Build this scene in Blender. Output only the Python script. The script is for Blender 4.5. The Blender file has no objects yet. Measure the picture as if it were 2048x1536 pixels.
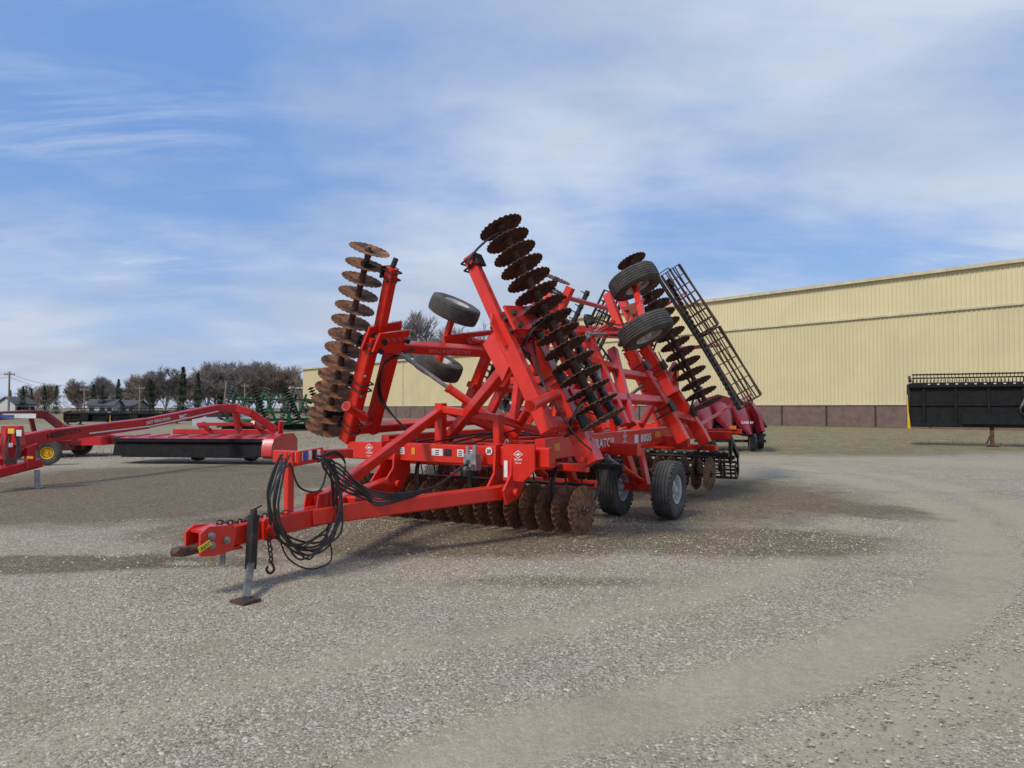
import bpy, math, random
import numpy as np
from mathutils import Vector, Matrix, Quaternion
random.seed(7); np.random.seed(7)
S=bpy.context.scene; COL=S.collection
V=Vector; R=math.radians
F=1420.0; HZ=815.0; PITCH=math.atan((HZ-768)/F); CH=1.6
CAM=V((0,0,CH))
# ---------------------------------------------------------------- geometry of the place
def ray(u,v):
    cx=(u-1024)/F; cy=(768-v)/F; c,s=math.cos(PITCH),math.sin(PITCH)
    return V((cx,c-cy*s,s+cy*c))
def D(u,v,Y):
    d=ray(u,v); return CAM+d*(Y/d.y)
def G(u,v,z=0.0):
    d=ray(u,v); return CAM+d*((z-CH)/d.z)
PHI=R(31.5); SA,CA=math.sin(PHI),math.cos(PHI)
H0=V((-2.76,6.05,0)); AX=V((SA,CA,0)); LX=V((CA,-SA,0)); UP=V((0,0,1))
def M(a,l,z): return H0+AX*a+LX*l+UP*z
def plane_hit(u,v,p,n):
    d=ray(u,v); return CAM+d*((p-CAM).dot(n)/d.dot(n))
def RL(u,v,l): return plane_hit(u,v,M(0,l,0),LX)
def RA(u,v,a): return plane_hit(u,v,M(a,0,0),AX)
ER=(LX*-1.3+UP*2.43).normalized(); NR=(LX*2.43+UP*1.3).normalized()
EL=(LX*1.3+UP*2.43).normalized(); NL=(LX*-2.43+UP*1.3).normalized()
def RW(u,v,off=0): return plane_hit(u,v,M(0,1.9,1.0)+NR*off,NR)
def LW(u,v,off=0): return plane_hit(u,v,M(0,-1.9,1.0)+NL*off,NL)
def RT(a,t,off=0): return M(a,1.9,1.0)+ER*t+NR*off
def LT(a,t,off=0): return M(a,-1.9,1.0)+EL*t+NL*off
# ---------------------------------------------------------------- materials
def mat(name,c1,c2=None,rough=.5,metal=0,scale=8,lo=.4,hi=.65,bump=0,bscale=40,coat=0,detail=6,dust=None,spec=.5):
    m=bpy.data.materials.new(name); m.use_nodes=True; nt=m.node_tree; N=nt.nodes; L=nt.links
    b=N['Principled BSDF']; b.inputs['Roughness'].default_value=rough; b.inputs['Metallic'].default_value=metal
    b.inputs['Coat Weight'].default_value=coat; b.inputs['Coat Roughness'].default_value=.15
    b.inputs['Specular IOR Level'].default_value=spec
    if c2 is None: c2=tuple(x*.75 for x in c1)
    tc=N.new('ShaderNodeTexCoord'); no=N.new('ShaderNodeTexNoise'); no.inputs['Scale'].default_value=scale; no.inputs['Detail'].default_value=detail
    no.inputs['Roughness'].default_value=.65
    L.new(tc.outputs['Object'],no.inputs['Vector'])
    mr=N.new('ShaderNodeMapRange'); mr.inputs[1].default_value=lo; mr.inputs[2].default_value=hi; L.new(no.outputs['Fac'],mr.inputs[0])
    mx=N.new('ShaderNodeMix'); mx.data_type='RGBA'; mx.inputs[6].default_value=(*c1,1); mx.inputs[7].default_value=(*c2,1)
    L.new(mr.outputs[0],mx.inputs[0]); out=mx.outputs[2]
    if dust:
        g=N.new('ShaderNodeNewGeometry'); sp=N.new('ShaderNodeSeparateXYZ'); L.new(g.outputs['Normal'],sp.inputs[0])
        n2=N.new('ShaderNodeTexNoise'); n2.inputs['Scale'].default_value=14; n2.inputs['Detail'].default_value=5; L.new(tc.outputs['Object'],n2.inputs['Vector'])
        ma=N.new('ShaderNodeMath'); ma.operation='MULTIPLY_ADD'; ma.inputs[1].default_value=.55; L.new(sp.outputs[2],ma.inputs[0]); L.new(n2.outputs['Fac'],ma.inputs[2])
        m3=N.new('ShaderNodeMapRange'); m3.inputs[1].default_value=.55; m3.inputs[2].default_value=1.3; m3.inputs[4].default_value=dust[3]; L.new(ma.outputs[0],m3.inputs[0])
        m2=N.new('ShaderNodeMix'); m2.data_type='RGBA'; m2.inputs[7].default_value=(*dust[:3],1); L.new(m3.outputs[0],m2.inputs[0]); L.new(out,m2.inputs[6]); out=m2.outputs[2]
    L.new(out,b.inputs['Base Color'])
    if bump:
        n3=N.new('ShaderNodeTexNoise'); n3.inputs['Scale'].default_value=bscale; n3.inputs['Detail'].default_value=4; L.new(tc.outputs['Object'],n3.inputs['Vector'])
        bp=N.new('ShaderNodeBump'); bp.inputs['Strength'].default_value=bump; bp.inputs['Distance'].default_value=.01; L.new(n3.outputs['Fac'],bp.inputs['Height']); L.new(bp.outputs[0],b.inputs['Normal'])
    return m
RED=mat('red_paint',(.72,.026,.010),(.58,.018,.008),rough=.36,scale=3,coat=.25,bump=.05,dust=(.42,.2,.14,.16))
DRED=mat('maroon_paint',(.20,.008,.012),(.13,.006,.008),rough=.38,scale=3,coat=.2)
MRED=mat('crimson_paint',(.56,.012,.017),(.4,.010,.013),rough=.4,scale=3,coat=.2)
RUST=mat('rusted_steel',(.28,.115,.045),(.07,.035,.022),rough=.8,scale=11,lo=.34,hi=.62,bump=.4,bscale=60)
RUSTL=mat('sunlit_rusted_steel',(.40,.155,.055),(.06,.034,.024),rough=.8,scale=5,lo=.38,hi=.58,bump=.4,bscale=60)  # left-hand front blades: sunlit orange put into the rust colour
RUSTD=mat('dark_and_shaded_rusted_steel',(.16,.065,.032),(.035,.024,.02),rough=.65,scale=7,lo=.36,hi=.6,bump=.4,bscale=60)  # dark rust; for the right-hand blades shade is put into the colour
RUSTM=mat('brown_rusted_steel',(.12,.058,.032),(.035,.026,.022),rough=.75,scale=9,lo=.35,hi=.65)
BLK=mat('black_paint',(.014,.014,.016),(.028,.026,.024),rough=.42,scale=12)
BLKM=mat('matt_black_paint',(.008,.008,.009),(.015,.015,.015),rough=.6,scale=4,spec=.22)
BLKR=mat('worn_black_steel',(.02,.019,.019),(.10,.05,.03),rough=.6,scale=10,lo=.5,hi=.72)
RUB=mat('tyre_rubber',(.045,.043,.041),(.10,.09,.078),rough=.85,scale=5,bump=.3,bscale=50,dust=(.2,.175,.145,.35))
HOSE=mat('hose_rubber',(.016,.016,.018),(.03,.03,.03),rough=.38,scale=15)
GREY=mat('galvanised_metal',(.36,.36,.36),(.2,.19,.18),rough=.5,metal=.4,scale=10)
GREYD=mat('weathered_galvanised_metal',(.2,.2,.2),(.11,.10,.095),rough=.6,metal=.3,scale=10)
WRIM=mat('grey_rim_paint',(.55,.54,.52),(.28,.26,.23),rough=.5,scale=7,lo=.45,hi=.7)
YEL=mat('yellow_paint',(.8,.5,.02),(.6,.36,.02),rough=.45)
TAG=mat('yellow_tag_plastic',(.8,.62,.05),(.7,.52,.04),rough=.5)
ORG=mat('orange_decal',(.85,.3,.03),(.7,.25,.03),rough=.5)
WHT=mat('white_decal',(.8,.8,.79),(.66,.65,.62),rough=.5,scale=20)
PINK=mat('faded_decal',(.78,.42,.37),(.7,.25,.2),rough=.5,scale=20)
BLU=mat('blue_decal',(.05,.12,.42),rough=.5)
INK=mat('black_ink',(.02,.02,.02),rough=.6)
GRN=mat('green_paint',(.014,.13,.03),(.009,.075,.018),rough=.45,coat=.1)
CURT=mat('black_curtain',(.006,.006,.007),(.013,.013,.014),rough=.7,scale=4,bump=.4,bscale=9,spec=.2)
SIDING=mat('cream_metal_siding',(.66,.57,.34),(.6,.52,.315),rough=.55,scale=.35)
SIDING2=mat('cream_metal_siding_upper',(.7,.61,.37),(.64,.56,.34),rough=.55,scale=.3)
TRIM=mat('cream_trim',(.62,.56,.38),rough=.5,scale=1)
ROOF=mat('pale_metal_roof',(.5,.48,.42),rough=.5,scale=1)
BRK=mat('brown_block',(.19,.125,.105),(.135,.09,.075),rough=.85,scale=2,bump=.4,bscale=8)
HWALL=mat('house_siding',(.36,.37,.38),(.3,.31,.32),rough=.7,scale=1)
HWALLT=mat('house_siding_tan',(.28,.24,.19),(.23,.2,.16),rough=.7,scale=1)
HWALLW=mat('house_siding_white',(.55,.55,.54),(.45,.45,.44),rough=.7,scale=1)
HROOF=mat('roof_shingles',(.10,.10,.11),(.06,.06,.065),rough=.85,scale=3)
GLS=mat('window_glass',(.03,.04,.05),rough=.1)
WOOD=mat('weathered_pole_wood',(.26,.22,.18),(.18,.15,.12),rough=.85,scale=4)
BARK=mat('grey_bark',(.24,.22,.2),(.16,.145,.13),rough=.9,scale=3)
TWIG=mat('bare_twigs',(.26,.225,.21),(.16,.14,.125),rough=.9,scale=1)
TWIG2=mat('bare_twigs_brown',(.28,.22,.175),(.18,.145,.115),rough=.9,scale=1)
NEED=mat('conifer_needles',(.03,.05,.03),(.05,.07,.04),rough=.8,scale=.8)
DGRS=mat('dry_grass',(.32,.27,.15),(.18,.17,.08),rough=.9,scale=2)
# ---------------------------------------------------------------- mesh builder
WM={}
class MB:
    def __init__(s): s.v=[]; s.f=[]
    def add(s,vs,fs):
        b=len(s.v); s.v+= [tuple(x) for x in vs]; s.f+=[tuple(i+b for i in f) for f in fs]; return s
    def bar(s,p,q,w=.1,h=.1,up=UP,ch=None):
        p=V(p);q=V(q); d=(q-p).normalized(); x=d.cross(V(up))
        if x.length<1e-4: x=d.cross(V((1,0,0)))
        x.normalize(); y=x.cross(d).normalized()
        c=min(w,h)*.1 if ch is None else ch
        a,b=w/2,h/2
        pr=[(a-c,-b),(a,-b+c),(a,b-c),(a-c,b),(-a+c,b),(-a,b-c),(-a,-b+c),(-a+c,-b)]
        vs=[p+x*i+y*j for i,j in pr]+[q+x*i+y*j for i,j in pr]
        fs=[(i,(i+1)%8,(i+1)%8+8,i+8) for i in range(8)]+[tuple(range(7,-1,-1)),tuple(range(8,16))]
        return s.add(vs,fs)
    def box(s,c,sx,sy,sz,x=V((1,0,0)),y=V((0,1,0)),z=UP):
        c=V(c); vs=[c+x*(i*sx/2)+y*(j*sy/2)+z*(k*sz/2) for k in(-1,1) for j in(-1,1) for i in(-1,1)]
        return s.add(vs,[(0,2,3,1),(4,5,7,6),(0,1,5,4),(2,6,7,3),(0,4,6,2),(1,3,7,5)])
    def cyl(s,p,q,r,r2=None,n=16):
        p=V(p);q=V(q); r2=r if r2 is None else r2; d=(q-p).normalized(); x=d.orthogonal().normalized(); y=d.cross(x)
        vs=[p+(x*math.cos(t)+y*math.sin(t))*r for t in [2*math.pi*i/n for i in range(n)]]+[q+(x*math.cos(t)+y*math.sin(t))*r2 for t in [2*math.pi*i/n for i in range(n)]]
        return s.add(vs,[(i,(i+1)%n,(i+1)%n+n,i+n) for i in range(n)]+[tuple(range(n-1,-1,-1)),tuple(range(n,2*n))])
    def tube(s,pts,r,n=8,flat=None):
        pts=[V(p) for p in pts]; vs=[];fs=[]; px=None
        for i,p in enumerate(pts):
            d=(pts[min(i+1,len(pts)-1)]-pts[max(i-1,0)]).normalized()
            if px is None: px=(d.cross(V(flat)) if flat is not None else d.orthogonal()).normalized()
            else:
                px=px-d*px.dot(d); px.normalize()
            y=d.cross(px)
            rx,ry=(r,r) if flat is None else (r[0],r[1])
            for k in range(n):
                t=2*math.pi*(k+.5)/n; vs.append(p+px*math.cos(t)*rx+y*math.sin(t)*ry)
        for i in range(len(pts)-1):
            for k in range(n): fs.append((i*n+k,i*n+(k+1)%n,(i+1)*n+(k+1)%n,(i+1)*n+k))
        fs.append(tuple(range(n-1,-1,-1))); e=(len(pts)-1)*n; fs.append(tuple(range(e,e+n)))
        return s.add(vs,fs)
    def prism(s,pts,d):
        n=len(pts); pts=[V(p) for p in pts]; d=V(d)
        return s.add([p-d/2 for p in pts]+[p+d/2 for p in pts],[tuple(range(n-1,-1,-1)),tuple(range(n,2*n))]+[(i,(i+1)%n,(i+1)%n+n,i+n) for i in range(n)])
    def lathe(s,prof,c,d,n=32,closed=False):
        c=V(c); d=V(d).normalized(); x=d.orthogonal().normalized(); y=d.cross(x); m=len(prof); vs=[]; fs=[]
        for i in range(n):
            t=2*math.pi*i/n
            for r,z in prof: vs.append(c+(x*math.cos(t)+y*math.sin(t))*r+d*z)
        for i in range(n):
            for k in range(m if closed else m-1):
                k2=(k+1)%m; j=(i+1)%n; fs.append((i*m+k,j*m+k,j*m+k2,i*m+k2))
        return s.add(vs,fs)
    def quad(s,a,b,c,d): return s.add([a,b,c,d],[(0,1,2,3)])
    def build(s,name,m,parent=None,smooth=35,label=None,world=True):
        A=np.array(s.v); c=V(((A.min(0)+A.max(0))/2).tolist()) if world else V((0,0,0))
        me=bpy.data.meshes.new(name); me.from_pydata([(x[0]-c.x,x[1]-c.y,x[2]-c.z) for x in s.v],[],s.f); me.update()
        me.materials.append(m)
        if smooth: me.shade_smooth(); me.set_sharp_from_angle(angle=R(smooth))
        o=bpy.data.objects.new(name,me); COL.objects.link(o); place(o,Matrix.Translation(c),parent)
        if label: o['label']=label
        return o
def place(o,Mx,parent=None):
    if parent is not None:
        o.parent=parent; o.matrix_parent_inverse=WM[parent.name].inverted()
    o.matrix_basis=Mx; WM[o.name]=Mx
def inst(me,name,c,d,parent,roll=0):
    o=bpy.data.objects.new(name,me); COL.objects.link(o)
    q=V(d).to_track_quat('Z','Y'); place(o,Matrix.Translation(V(c))@q.to_matrix().to_4x4()@Matrix.Rotation(roll,4,'Z'),parent); return o
def thing(name,label,cat,loc,group=None):
    o=bpy.data.objects.new(name,None); COL.objects.link(o); o.empty_display_size=.3
    place(o,Matrix.Translation(V(loc))); o['label']=label; o['category']=cat
    if group: o['group']=group
    return o
def tag(o,label,cat,group=None,kind=None):
    if label: o['label']=label
    if cat: o['category']=cat
    if group: o['group']=group
    if kind: o['kind']=kind
    return o
def copy_tree(o,Mx,parent=None):
    c=o.copy(); COL.objects.link(c)
    if parent is None: c.matrix_basis=Mx; WM[c.name]=Mx
    else: c.parent=parent
    for ch in list(o.children): copy_tree(ch,None,c)
    return c
def text(s,c,x,y,h,m,parent,name='lettering',bold=.0,width=None,off=.004):
    cu=bpy.data.curves.new('t','FONT'); cu.body=s; cu.size=1; cu.align_x='CENTER'; cu.align_y='CENTER'; cu.offset=bold; cu.resolution_u=3
    to=bpy.data.objects.new('t',cu); COL.objects.link(to); bpy.context.view_layer.update()
    me=bpy.data.meshes.new_from_object(to.evaluated_get(bpy.context.evaluated_depsgraph_get())); bpy.data.objects.remove(to)
    A=np.array([v.co[:] for v in me.vertices]); lo,hi=A.min(0),A.max(0)
    sy=h/(hi[1]-lo[1]); sx=sy if width is None else width/(hi[0]-lo[0])
    x=V(x).normalized(); y=V(y).normalized(); z=x.cross(y)
    for v in me.vertices:
        v.co=x*((v.co.x-(lo[0]+hi[0])/2)*sx)+y*((v.co.y-(lo[1]+hi[1])/2)*sy)
    me.materials.clear(); me.materials.append(m)
    o=bpy.data.objects.new(name,me); COL.objects.link(o); place(o,Matrix.Translation(V(c)+z*off),parent); return o
def decal(c,x,y,w,h,m,parent,name='decal',off=.004):
    x=V(x).normalized(); y=V(y).normalized(); z=x.cross(y); c=V(c)
    b=MB(); b.box(c+z*(off/2),w,h,off*.8,x,y,z); return b.build(name,m,parent,smooth=0)
def spline(pts,n=8):
    pts=[V(p) for p in pts]; out=[]
    for i in range(len(pts)-1):
        p0=pts[max(i-1,0)];p1=pts[i];p2=pts[i+1];p3=pts[min(i+2,len(pts)-1)]
        for k in range(n):
            t=k/n; out.append(.5*((2*p1)+(p2-p0)*t+(2*p0-5*p1+4*p2-p3)*t*t+(3*p1-p0-3*p2+p3)*t**3))
    out.append(pts[-1]); return out
# ---------------------------------------------------------------- shared meshes
def blade_mesh(name,m,Rr=.30,nf=24,seg=96,notch=.008,flute=.010):
    vs=[];fs=[]; rings=[.035,.09,.13,.19,.245,.30]
    for side,zoff in((0,0),(1,.006)):
        for r in rings:
            for i in range(seg):
                t=2*math.pi*i/seg; fl=max(0,(r-.11)/.19); rr=r*(Rr/.3)
                if r==.30: rr*=1+notch*math.sin(nf*t)
                vs.append((rr*math.cos(t),rr*math.sin(t),zoff-.03*(r/.3)**2+flute*fl*math.sin(nf*t)))
    k=len(rings)
    for side in(0,1):
        b=side*k*seg
        for j in range(k-1):
            for i in range(seg):
                q=(b+j*seg+i,b+j*seg+(i+1)%seg,b+(j+1)*seg+(i+1)%seg,b+(j+1)*seg+i); fs.append(q if side else q[::-1])
    for i in range(seg):
        a=(k-1)*seg+i; a2=(k-1)*seg+(i+1)%seg; fs.append((a,a2,a2+k*seg,a+k*seg))
    me=bpy.data.meshes.new(name); me.from_pydata(vs,[],fs); me.materials.append(m); me.shade_smooth(); me.set_sharp_from_angle(angle=R(50)); return me
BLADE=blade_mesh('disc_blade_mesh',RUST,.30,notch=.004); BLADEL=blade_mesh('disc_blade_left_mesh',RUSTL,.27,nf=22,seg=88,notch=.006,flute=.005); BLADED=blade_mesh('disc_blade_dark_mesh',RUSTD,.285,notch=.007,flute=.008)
def tyre_mesh(Ro=.415,w=.29,Rr=.2,ribs=5,m=RUB,seg=64,lug=True):
    b=MB(); hw=w/2
    pr=[(Rr,-hw*.72),(Rr+.03,-hw*.85),((Rr+Ro)/2,-hw),(Ro-.07,-hw*.98),(Ro-.025,-hw*.88)]
    for i in range(ribs):
        a=-hw*.82+i*(hw*1.64/ribs); e=a+hw*1.64/ribs; g=.010
        crown=lambda z: Ro-.018*(abs(z)/hw)**2
        pr+=[(crown(a)-.014,a+.0005),(crown(a),a+g*.5),(crown(e),e-g*.5),(crown(e)-.014,e-.0005)]
    pr+=[(Ro-.025,hw*.88),(Ro-.07,hw*.98),((Rr+Ro)/2,hw),(Rr+.03,hw*.85),(Rr,hw*.72)]
    b.lathe(pr,(0,0,0),(0,0,1),seg)
    if lug:
        for i in range(seg//2):
            for sgn in(-1,1):
                t=2*math.pi*(i+.25*(sgn+1))/(seg//2); x=V((math.cos(t),math.sin(t),0)); y=V((-x.y,x.x,0))
                b.box(x*(Ro-.035)+UP*(sgn*hw*.86),.05,.024,.036,x,y,UP)
    me_o=b.build('tmp',m,None,smooth=40,world=False); me=me_o.data; bpy.data.objects.remove(me_o); return me
def rim_mesh(Rr=.2,w=.24,m=WRIM):
    b=MB(); h=w/2
    b.lathe([(Rr+.006,-h),(Rr-.012,-h+.01),(Rr-.03,-h*.5),(Rr-.03,h*.3),(Rr-.012,h-.01),(Rr+.006,h)],(0,0,0),(0,0,1),40)
    b.lathe([(Rr-.03,h*.15),(Rr-.07,h*.5),(.09,h*.5),(.075,h*.35),(.001,h*.35)],(0,0,0),(0,0,1),40)
    b.lathe([(.001,h*.95),(.04,h*.95),(.045,h*.85),(.048,h*.35),(.1,h*.33)],(0,0,0),(0,0,1),20)
    for i in range(6):
        t=i*math.pi/3; b.cyl((.075*math.cos(t),.075*math.sin(t),h*.3),(.075*math.cos(t),.075*math.sin(t),h*.56),.011,n=6)
    o=b.build('tmp',m,None,smooth=40,world=False); me=o.data; bpy.data.objects.remove(o); return me
TYRE=tyre_mesh(); TYRER=tyre_mesh(ribs=6,lug=False); RIM=rim_mesh(); RIMY=rim_mesh(m=YEL)
def wheel(c,d,parent,sc=1,rim=None,tyre=None):
    r=inst(rim or RIM,'wheel',c,d,parent,roll=random.random()*6)
    Mx=WM[r.name]@Matrix.Scale(sc,4); r.matrix_basis=Mx; WM[r.name]=Mx
    t=bpy.data.objects.new('tyre',tyre or TYRE); COL.objects.link(t); place(t,Mx,r)
    return r
# ================================================================= HARROW
HR=thing('disc_harrow','large bright red folding disc harrow with rusty fluted blades, nearest machine in the gravel yard','disc harrow',M(4,0,0))
def hbar(name,p,q,w,h,up=UP,m=RED,parent=HR): return MB().bar(p,q,w,h,up).build(name,m,parent)
def cylinder(p,q,parent=HR,r=.045,split=.55):
    p=V(p);q=V(q); c=p.lerp(q,split); b=MB(); b.cyl(p,c,r,n=16); b.cyl(c,c+(q-p).normalized()*.05,r*1.15,n=16); b.cyl(p,p+(q-p).normalized()*.06,r*1.15,n=16)
    o=b.build('hydraulic_cylinder',RED,parent); MB().cyl(c,q,r*.5,n=12).cyl(q-(q-p).normalized()*.06,q,r*.9,n=12).build('piston_rod',GREY,o); return o
def spring_hanger(p,q,fwd,side,parent,w=.035):
    p=V(p);q=V(q); fwd=V(fwd).normalized(); L=(p-q).length; u=(p-q).normalized(); mid=(p+q)/2
    pts=[p-fwd*.08+u*.02,p+fwd*.05+u*.03,p+fwd*.17-u*.02,p+fwd*.22-u*(L*.35),mid+fwd*.20-u*(L*.18),q+fwd*.12+u*.02,q,q-fwd*.06]
    MB().tube(spline(pts,5),(.014,w),8,flat=side).build('spring_hanger',BLK,parent)
def gang(name_label,p0,p1,n,b0,b1,fwd,me=BLADE,hang=(.06,.48,.93),parent=HR,flip=1,ext=.06,axis=None,scr=None):
    p0=V(p0);p1=V(p1); d=(p1-p0).normalized(); L=(p1-p0).length
    b=MB(); b.cyl(p0-d*ext,p1+d*ext,.022,n=10)
    for i in range(n-1):
        c=p0+d*(L*i/(n-1)); s=L/(n-1)
        b.lathe([(.03,.008),(.058,.012),(.05,.03),(.038,s*.5),(.05,s-.03),(.058,s-.012),(.03,s-.008)],c,d,12)
    for e in(p0-d*.02,p1+d*.01): b.cyl(e,e+d*.02,.06,n=6)
    g=b.build('disc_gang',RUSTD,parent)
    if name_label: g['label']=name_label
    ax=(axis or d).normalized()
    for i in range(n):
        wob=V((random.uniform(-1,1),random.uniform(-1,1),random.uniform(-1,1)))*.02
        inst(me,'disc_blade',p0+d*(L*i/(n-1)),(ax*flip+wob).normalized(),g,roll=random.random()*6)
    for t in hang:
        spring_hanger(V(b0).lerp(V(b1),t),p0.lerp(p1,t),fwd,d,g)
        c=p0.lerp(p1,t); MB().bar(c-d*.05,c+d*.05,.11,.11).build('bearing_housing',BLK,g)
    if scr is not None:
        o_=V(scr); b=MB(); b.bar(p0+o_,p1+o_,.035,.035,up=o_)
        for i in range(n):
            c=p0+d*(L*(i+.35)/(n-1)); b.bar(c+o_,c+o_*.45,.012,.05,up=fwd)
        b.build('scraper_bar',BLKR,g)
    return g
# --- tongue
b=MB(); b.bar(M(.28,0,.45),M(1.5,0,.50),.16,.19); b.bar(M(1.35,.03,.50),M(3.62,.92,.58),.15,.17); b.bar(M(1.35,-.03,.50),M(3.62,-.92,.58),.15,.17)
b.bar(M(2.2,-.4,.53),M(2.2,.4,.53),.12,.14); b.build('tongue',RED,HR)
b=MB()
for s in(-1,1): b.prism([M(.06,s*.1,.34),M(.06,s*.1,.53),M(.14,s*.1,.58),M(.38,s*.1,.56),M(.42,s*.1,.52),M(.38,s*.1,.34),M(.2,s*.1,.32)],LX*.026)
b.bar(M(.1,0,.535),M(.3,0,.555),.19,.025); b.bar(M(.24,0,.345),M(.5,0,.345),.18,.025)
hp=b.build('hitch_plate',RED,HR)
for s in(-1,1):
    for a,z in((.16,.42),(.16,.50),(.31,.44)):
        b=MB(); b.cyl(M(a,s*.112,z),M(a,s*.13,z),.032,n=20); b.cyl(M(a,s*.13,z),M(a,s*.15,z),.02,n=6); b.build('hitch_bolt',GREY,HR)
MB().cyl(M(.36,0,.21),M(.36,0,.34),.025,n=14).build('hitch_pin',GREY,HR)
b=MB(); b.tube(spline([M(.16,0,.40),M(.08,.0,.39),M(.0,.01,.385),M(-.06,.01,.39),M(-.09,.0,.41)],4),(.07,.04),10,flat=UP)
b.lathe([(.03,-.03),(.07,-.03),(.08,0),(.07,.03),(.03,.03)],M(-.05,0,.39),UP,16,closed=True); b.build('hitch_hook',RUSTD,HR)
x_=(AX*.9+UP*.4).normalized(); y_=(UP*.9-AX*.4).normalized()
MB().box(M(.07,.155,.43),.12,.005,.05,x_,LX,y_).build('stock_tag',TAG,HR)
text('A697',M(.07,.159,.43),x_,y_,.03,INK,HR,'tag_lettering',bold=.0)
def chain(pts,name,parent=HR,m=RUSTD,ln=.05):
    sp=spline(pts,12); b=MB(); last=sp[0]; k=0
    for p in sp[1:]:
        while (p-last).length>ln:
            d=(p-last).normalized(); c=last+d*ln*.5; x=(d.cross(UP) if abs(d.z)<.9 else d.cross(AX)).normalized(); y=d.cross(x)
            s_=x if k%2 else y; ring=[c+d*(math.cos(t)*ln*.62)+s_*(math.sin(t)*ln*.4) for t in [i*math.pi/5 for i in range(11)]]
            b.tube(ring,.008,5); last=last+d*ln; k+=1
    return b.build(name,m,parent)
chain([M(.3,0,.585),M(.5,.02,.565),M(.72,-.02,.575),M(.95,.03,.585),M(1.05,.1,.6)],'safety_chain')
chain([RL(540,1050,.13),RL(538,1080,.13),RL(542,1110,.13),RL(541,1125,.13)],'hanging_chain')
hk=[RL(541,1122,.13),RL(546,1130,.13),RL(548,1140,.13),RL(540,1147,.13),RL(533,1140,.13),RL(536,1133,.13)]
MB().tube(spline(hk,4),.012,8).build('chain_hook',RUSTD,HR)
# jack
jt=RL(507,1030,.16); jb=RL(501,1138,.16); jf=G(491,1201); jl=jf+UP*.01
b=MB(); b.bar(jt,jb,.078,.078,up=AX,ch=.008); b.cyl(jt,jt+(jt-jb).normalized()*.05,.03,n=12); b.cyl(jt+UP*.04-AX*.03,jt+UP*.075+AX*.09,.008,n=8)
jk=b.build('parking_jack',BLKR,HR,label='worn black jack leg standing on the gravel')
MB().bar(jb+(jt-jb)*.1,jl,.058,.058,up=AX,ch=.006).build('jack_leg',GREYD,jk)
MB().prism([jf+AX*-.085+LX*-.09,jf+AX*-.085+LX*.09,jf+AX*.085+LX*.09,jf+AX*.085+LX*-.09],UP*.022).build('jack_foot',RUSTM,jk)
b=MB(); b.bar(M(.78,.09,.47),M(.78,.13,.47),.16,.2); b.cyl(M(.78,.1,.47),M(.78,.2,.47),.06,n=14); b.build('jack_mount',RED,HR)
# hose rack post
b=MB(); b.bar(M(1.1,0,.55),M(1.1,0,1.12),.06,.08,up=AX); b.bar(M(1.02,.0,1.12),M(2.05,-.12,1.10),.09,.1); b.bar(M(1.06,-.16,1.12),M(1.06,.2,1.12),.05,.12)
b.bar(M(1.0,.14,1.10),M(1.42,.12,1.13),.03,.14)
b.build('hose_rack',RED,HR)
for i in range(6): decal(M(1.05+.06*i,.158-.004*i,1.12+.0035*i),AX,UP,.04,.09,[WHT,WHT,BLU,WHT,INK,WHT][i],HR,'warning_decal')
hbar('tongue_strut',M(1.5,-.02,.62),M(4.2,-.5,1.55),.1,.12)
b=MB()
for s in(-1,1): b.prism([M(1.35,s*.09,.5),M(1.4,s*.09,.72),M(1.62,s*.09,.74),M(1.72,s*.09,.55)],LX*.02)
b.build('strut_bracket',RED,HR)
b=MB(); b.bar(M(4.2,-.5,1.1),M(4.2,-.5,1.66),.13,.13,up=AX); b.bar(M(4.2,-.5,1.6),M(6.0,-.45,1.15),.09,.1); b.bar(M(4.2,.45,1.1),M(4.2,.45,1.5),.1,.12,up=AX)
b.bar(M(4.2,-.5,1.58),M(4.2,.5,1.45),.1,.1); b.bar(M(4.2,.45,1.45),M(6.0,.45,1.15),.09,.1); b.build('mast',RED,HR)
# --- centre frame
b=MB(); b.bar(M(3.75,-1.75,1.0),M(3.75,1.5,1.0),.16,.24)
b.bar(M(5.9,-1.9,1.0),M(5.9,1.75,1.0),.14,.18); b.bar(M(8.2,-1.9,1.02),M(8.2,1.75,1.02),.14,.18); b.bar(M(10.4,-1.9,1.05),M(10.4,1.9,1.05),.12,.16); b.bar(M(4.9,-1.2,1.02),M(4.9,1.2,1.02),.1,.14)
for l in(-.45,.4): b.bar(M(3.8,l,1.02),M(10.4,l,1.04),.12,.18)
b.bar(M(3.85,-.4,1.06),M(5.9,-1.2,1.06),.09,.1); b.bar(M(3.85,.4,1.06),M(5.9,1.2,1.06),.09,.1); b.bar(M(8.2,-1.2,1.08),M(10.4,-.1,1.08),.09,.1)
b.build('centre_frame',RED,HR)
for l in(1.25,-1.25):
    MB().bar(M(3.9,l,1.08),M(10.5,l,1.14),.14,.27).build('side_rail',RED,HR)
for s in(1,-1):
    b=MB()
    for k in(0,.24):
        l=s*(.8+k); b.prism([M(3.58,l,1.14),M(3.86,l,1.16),M(3.9,l,.72),M(3.72,l,.5),M(3.45,l,.45),M(3.38,l,.62),M(3.55,l,.8)],LX*.03)
    b.cyl(M(3.6,s*.72,.58),M(3.6,s*1.12,.58),.05,n=16); b.build('hitch_bracket',RED,HR)
def fdecal(l,z,w,h,m,a=3.668,name='decal'): return decal(M(a,l,z),LX,UP,w,h,m,HR,name)
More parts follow.
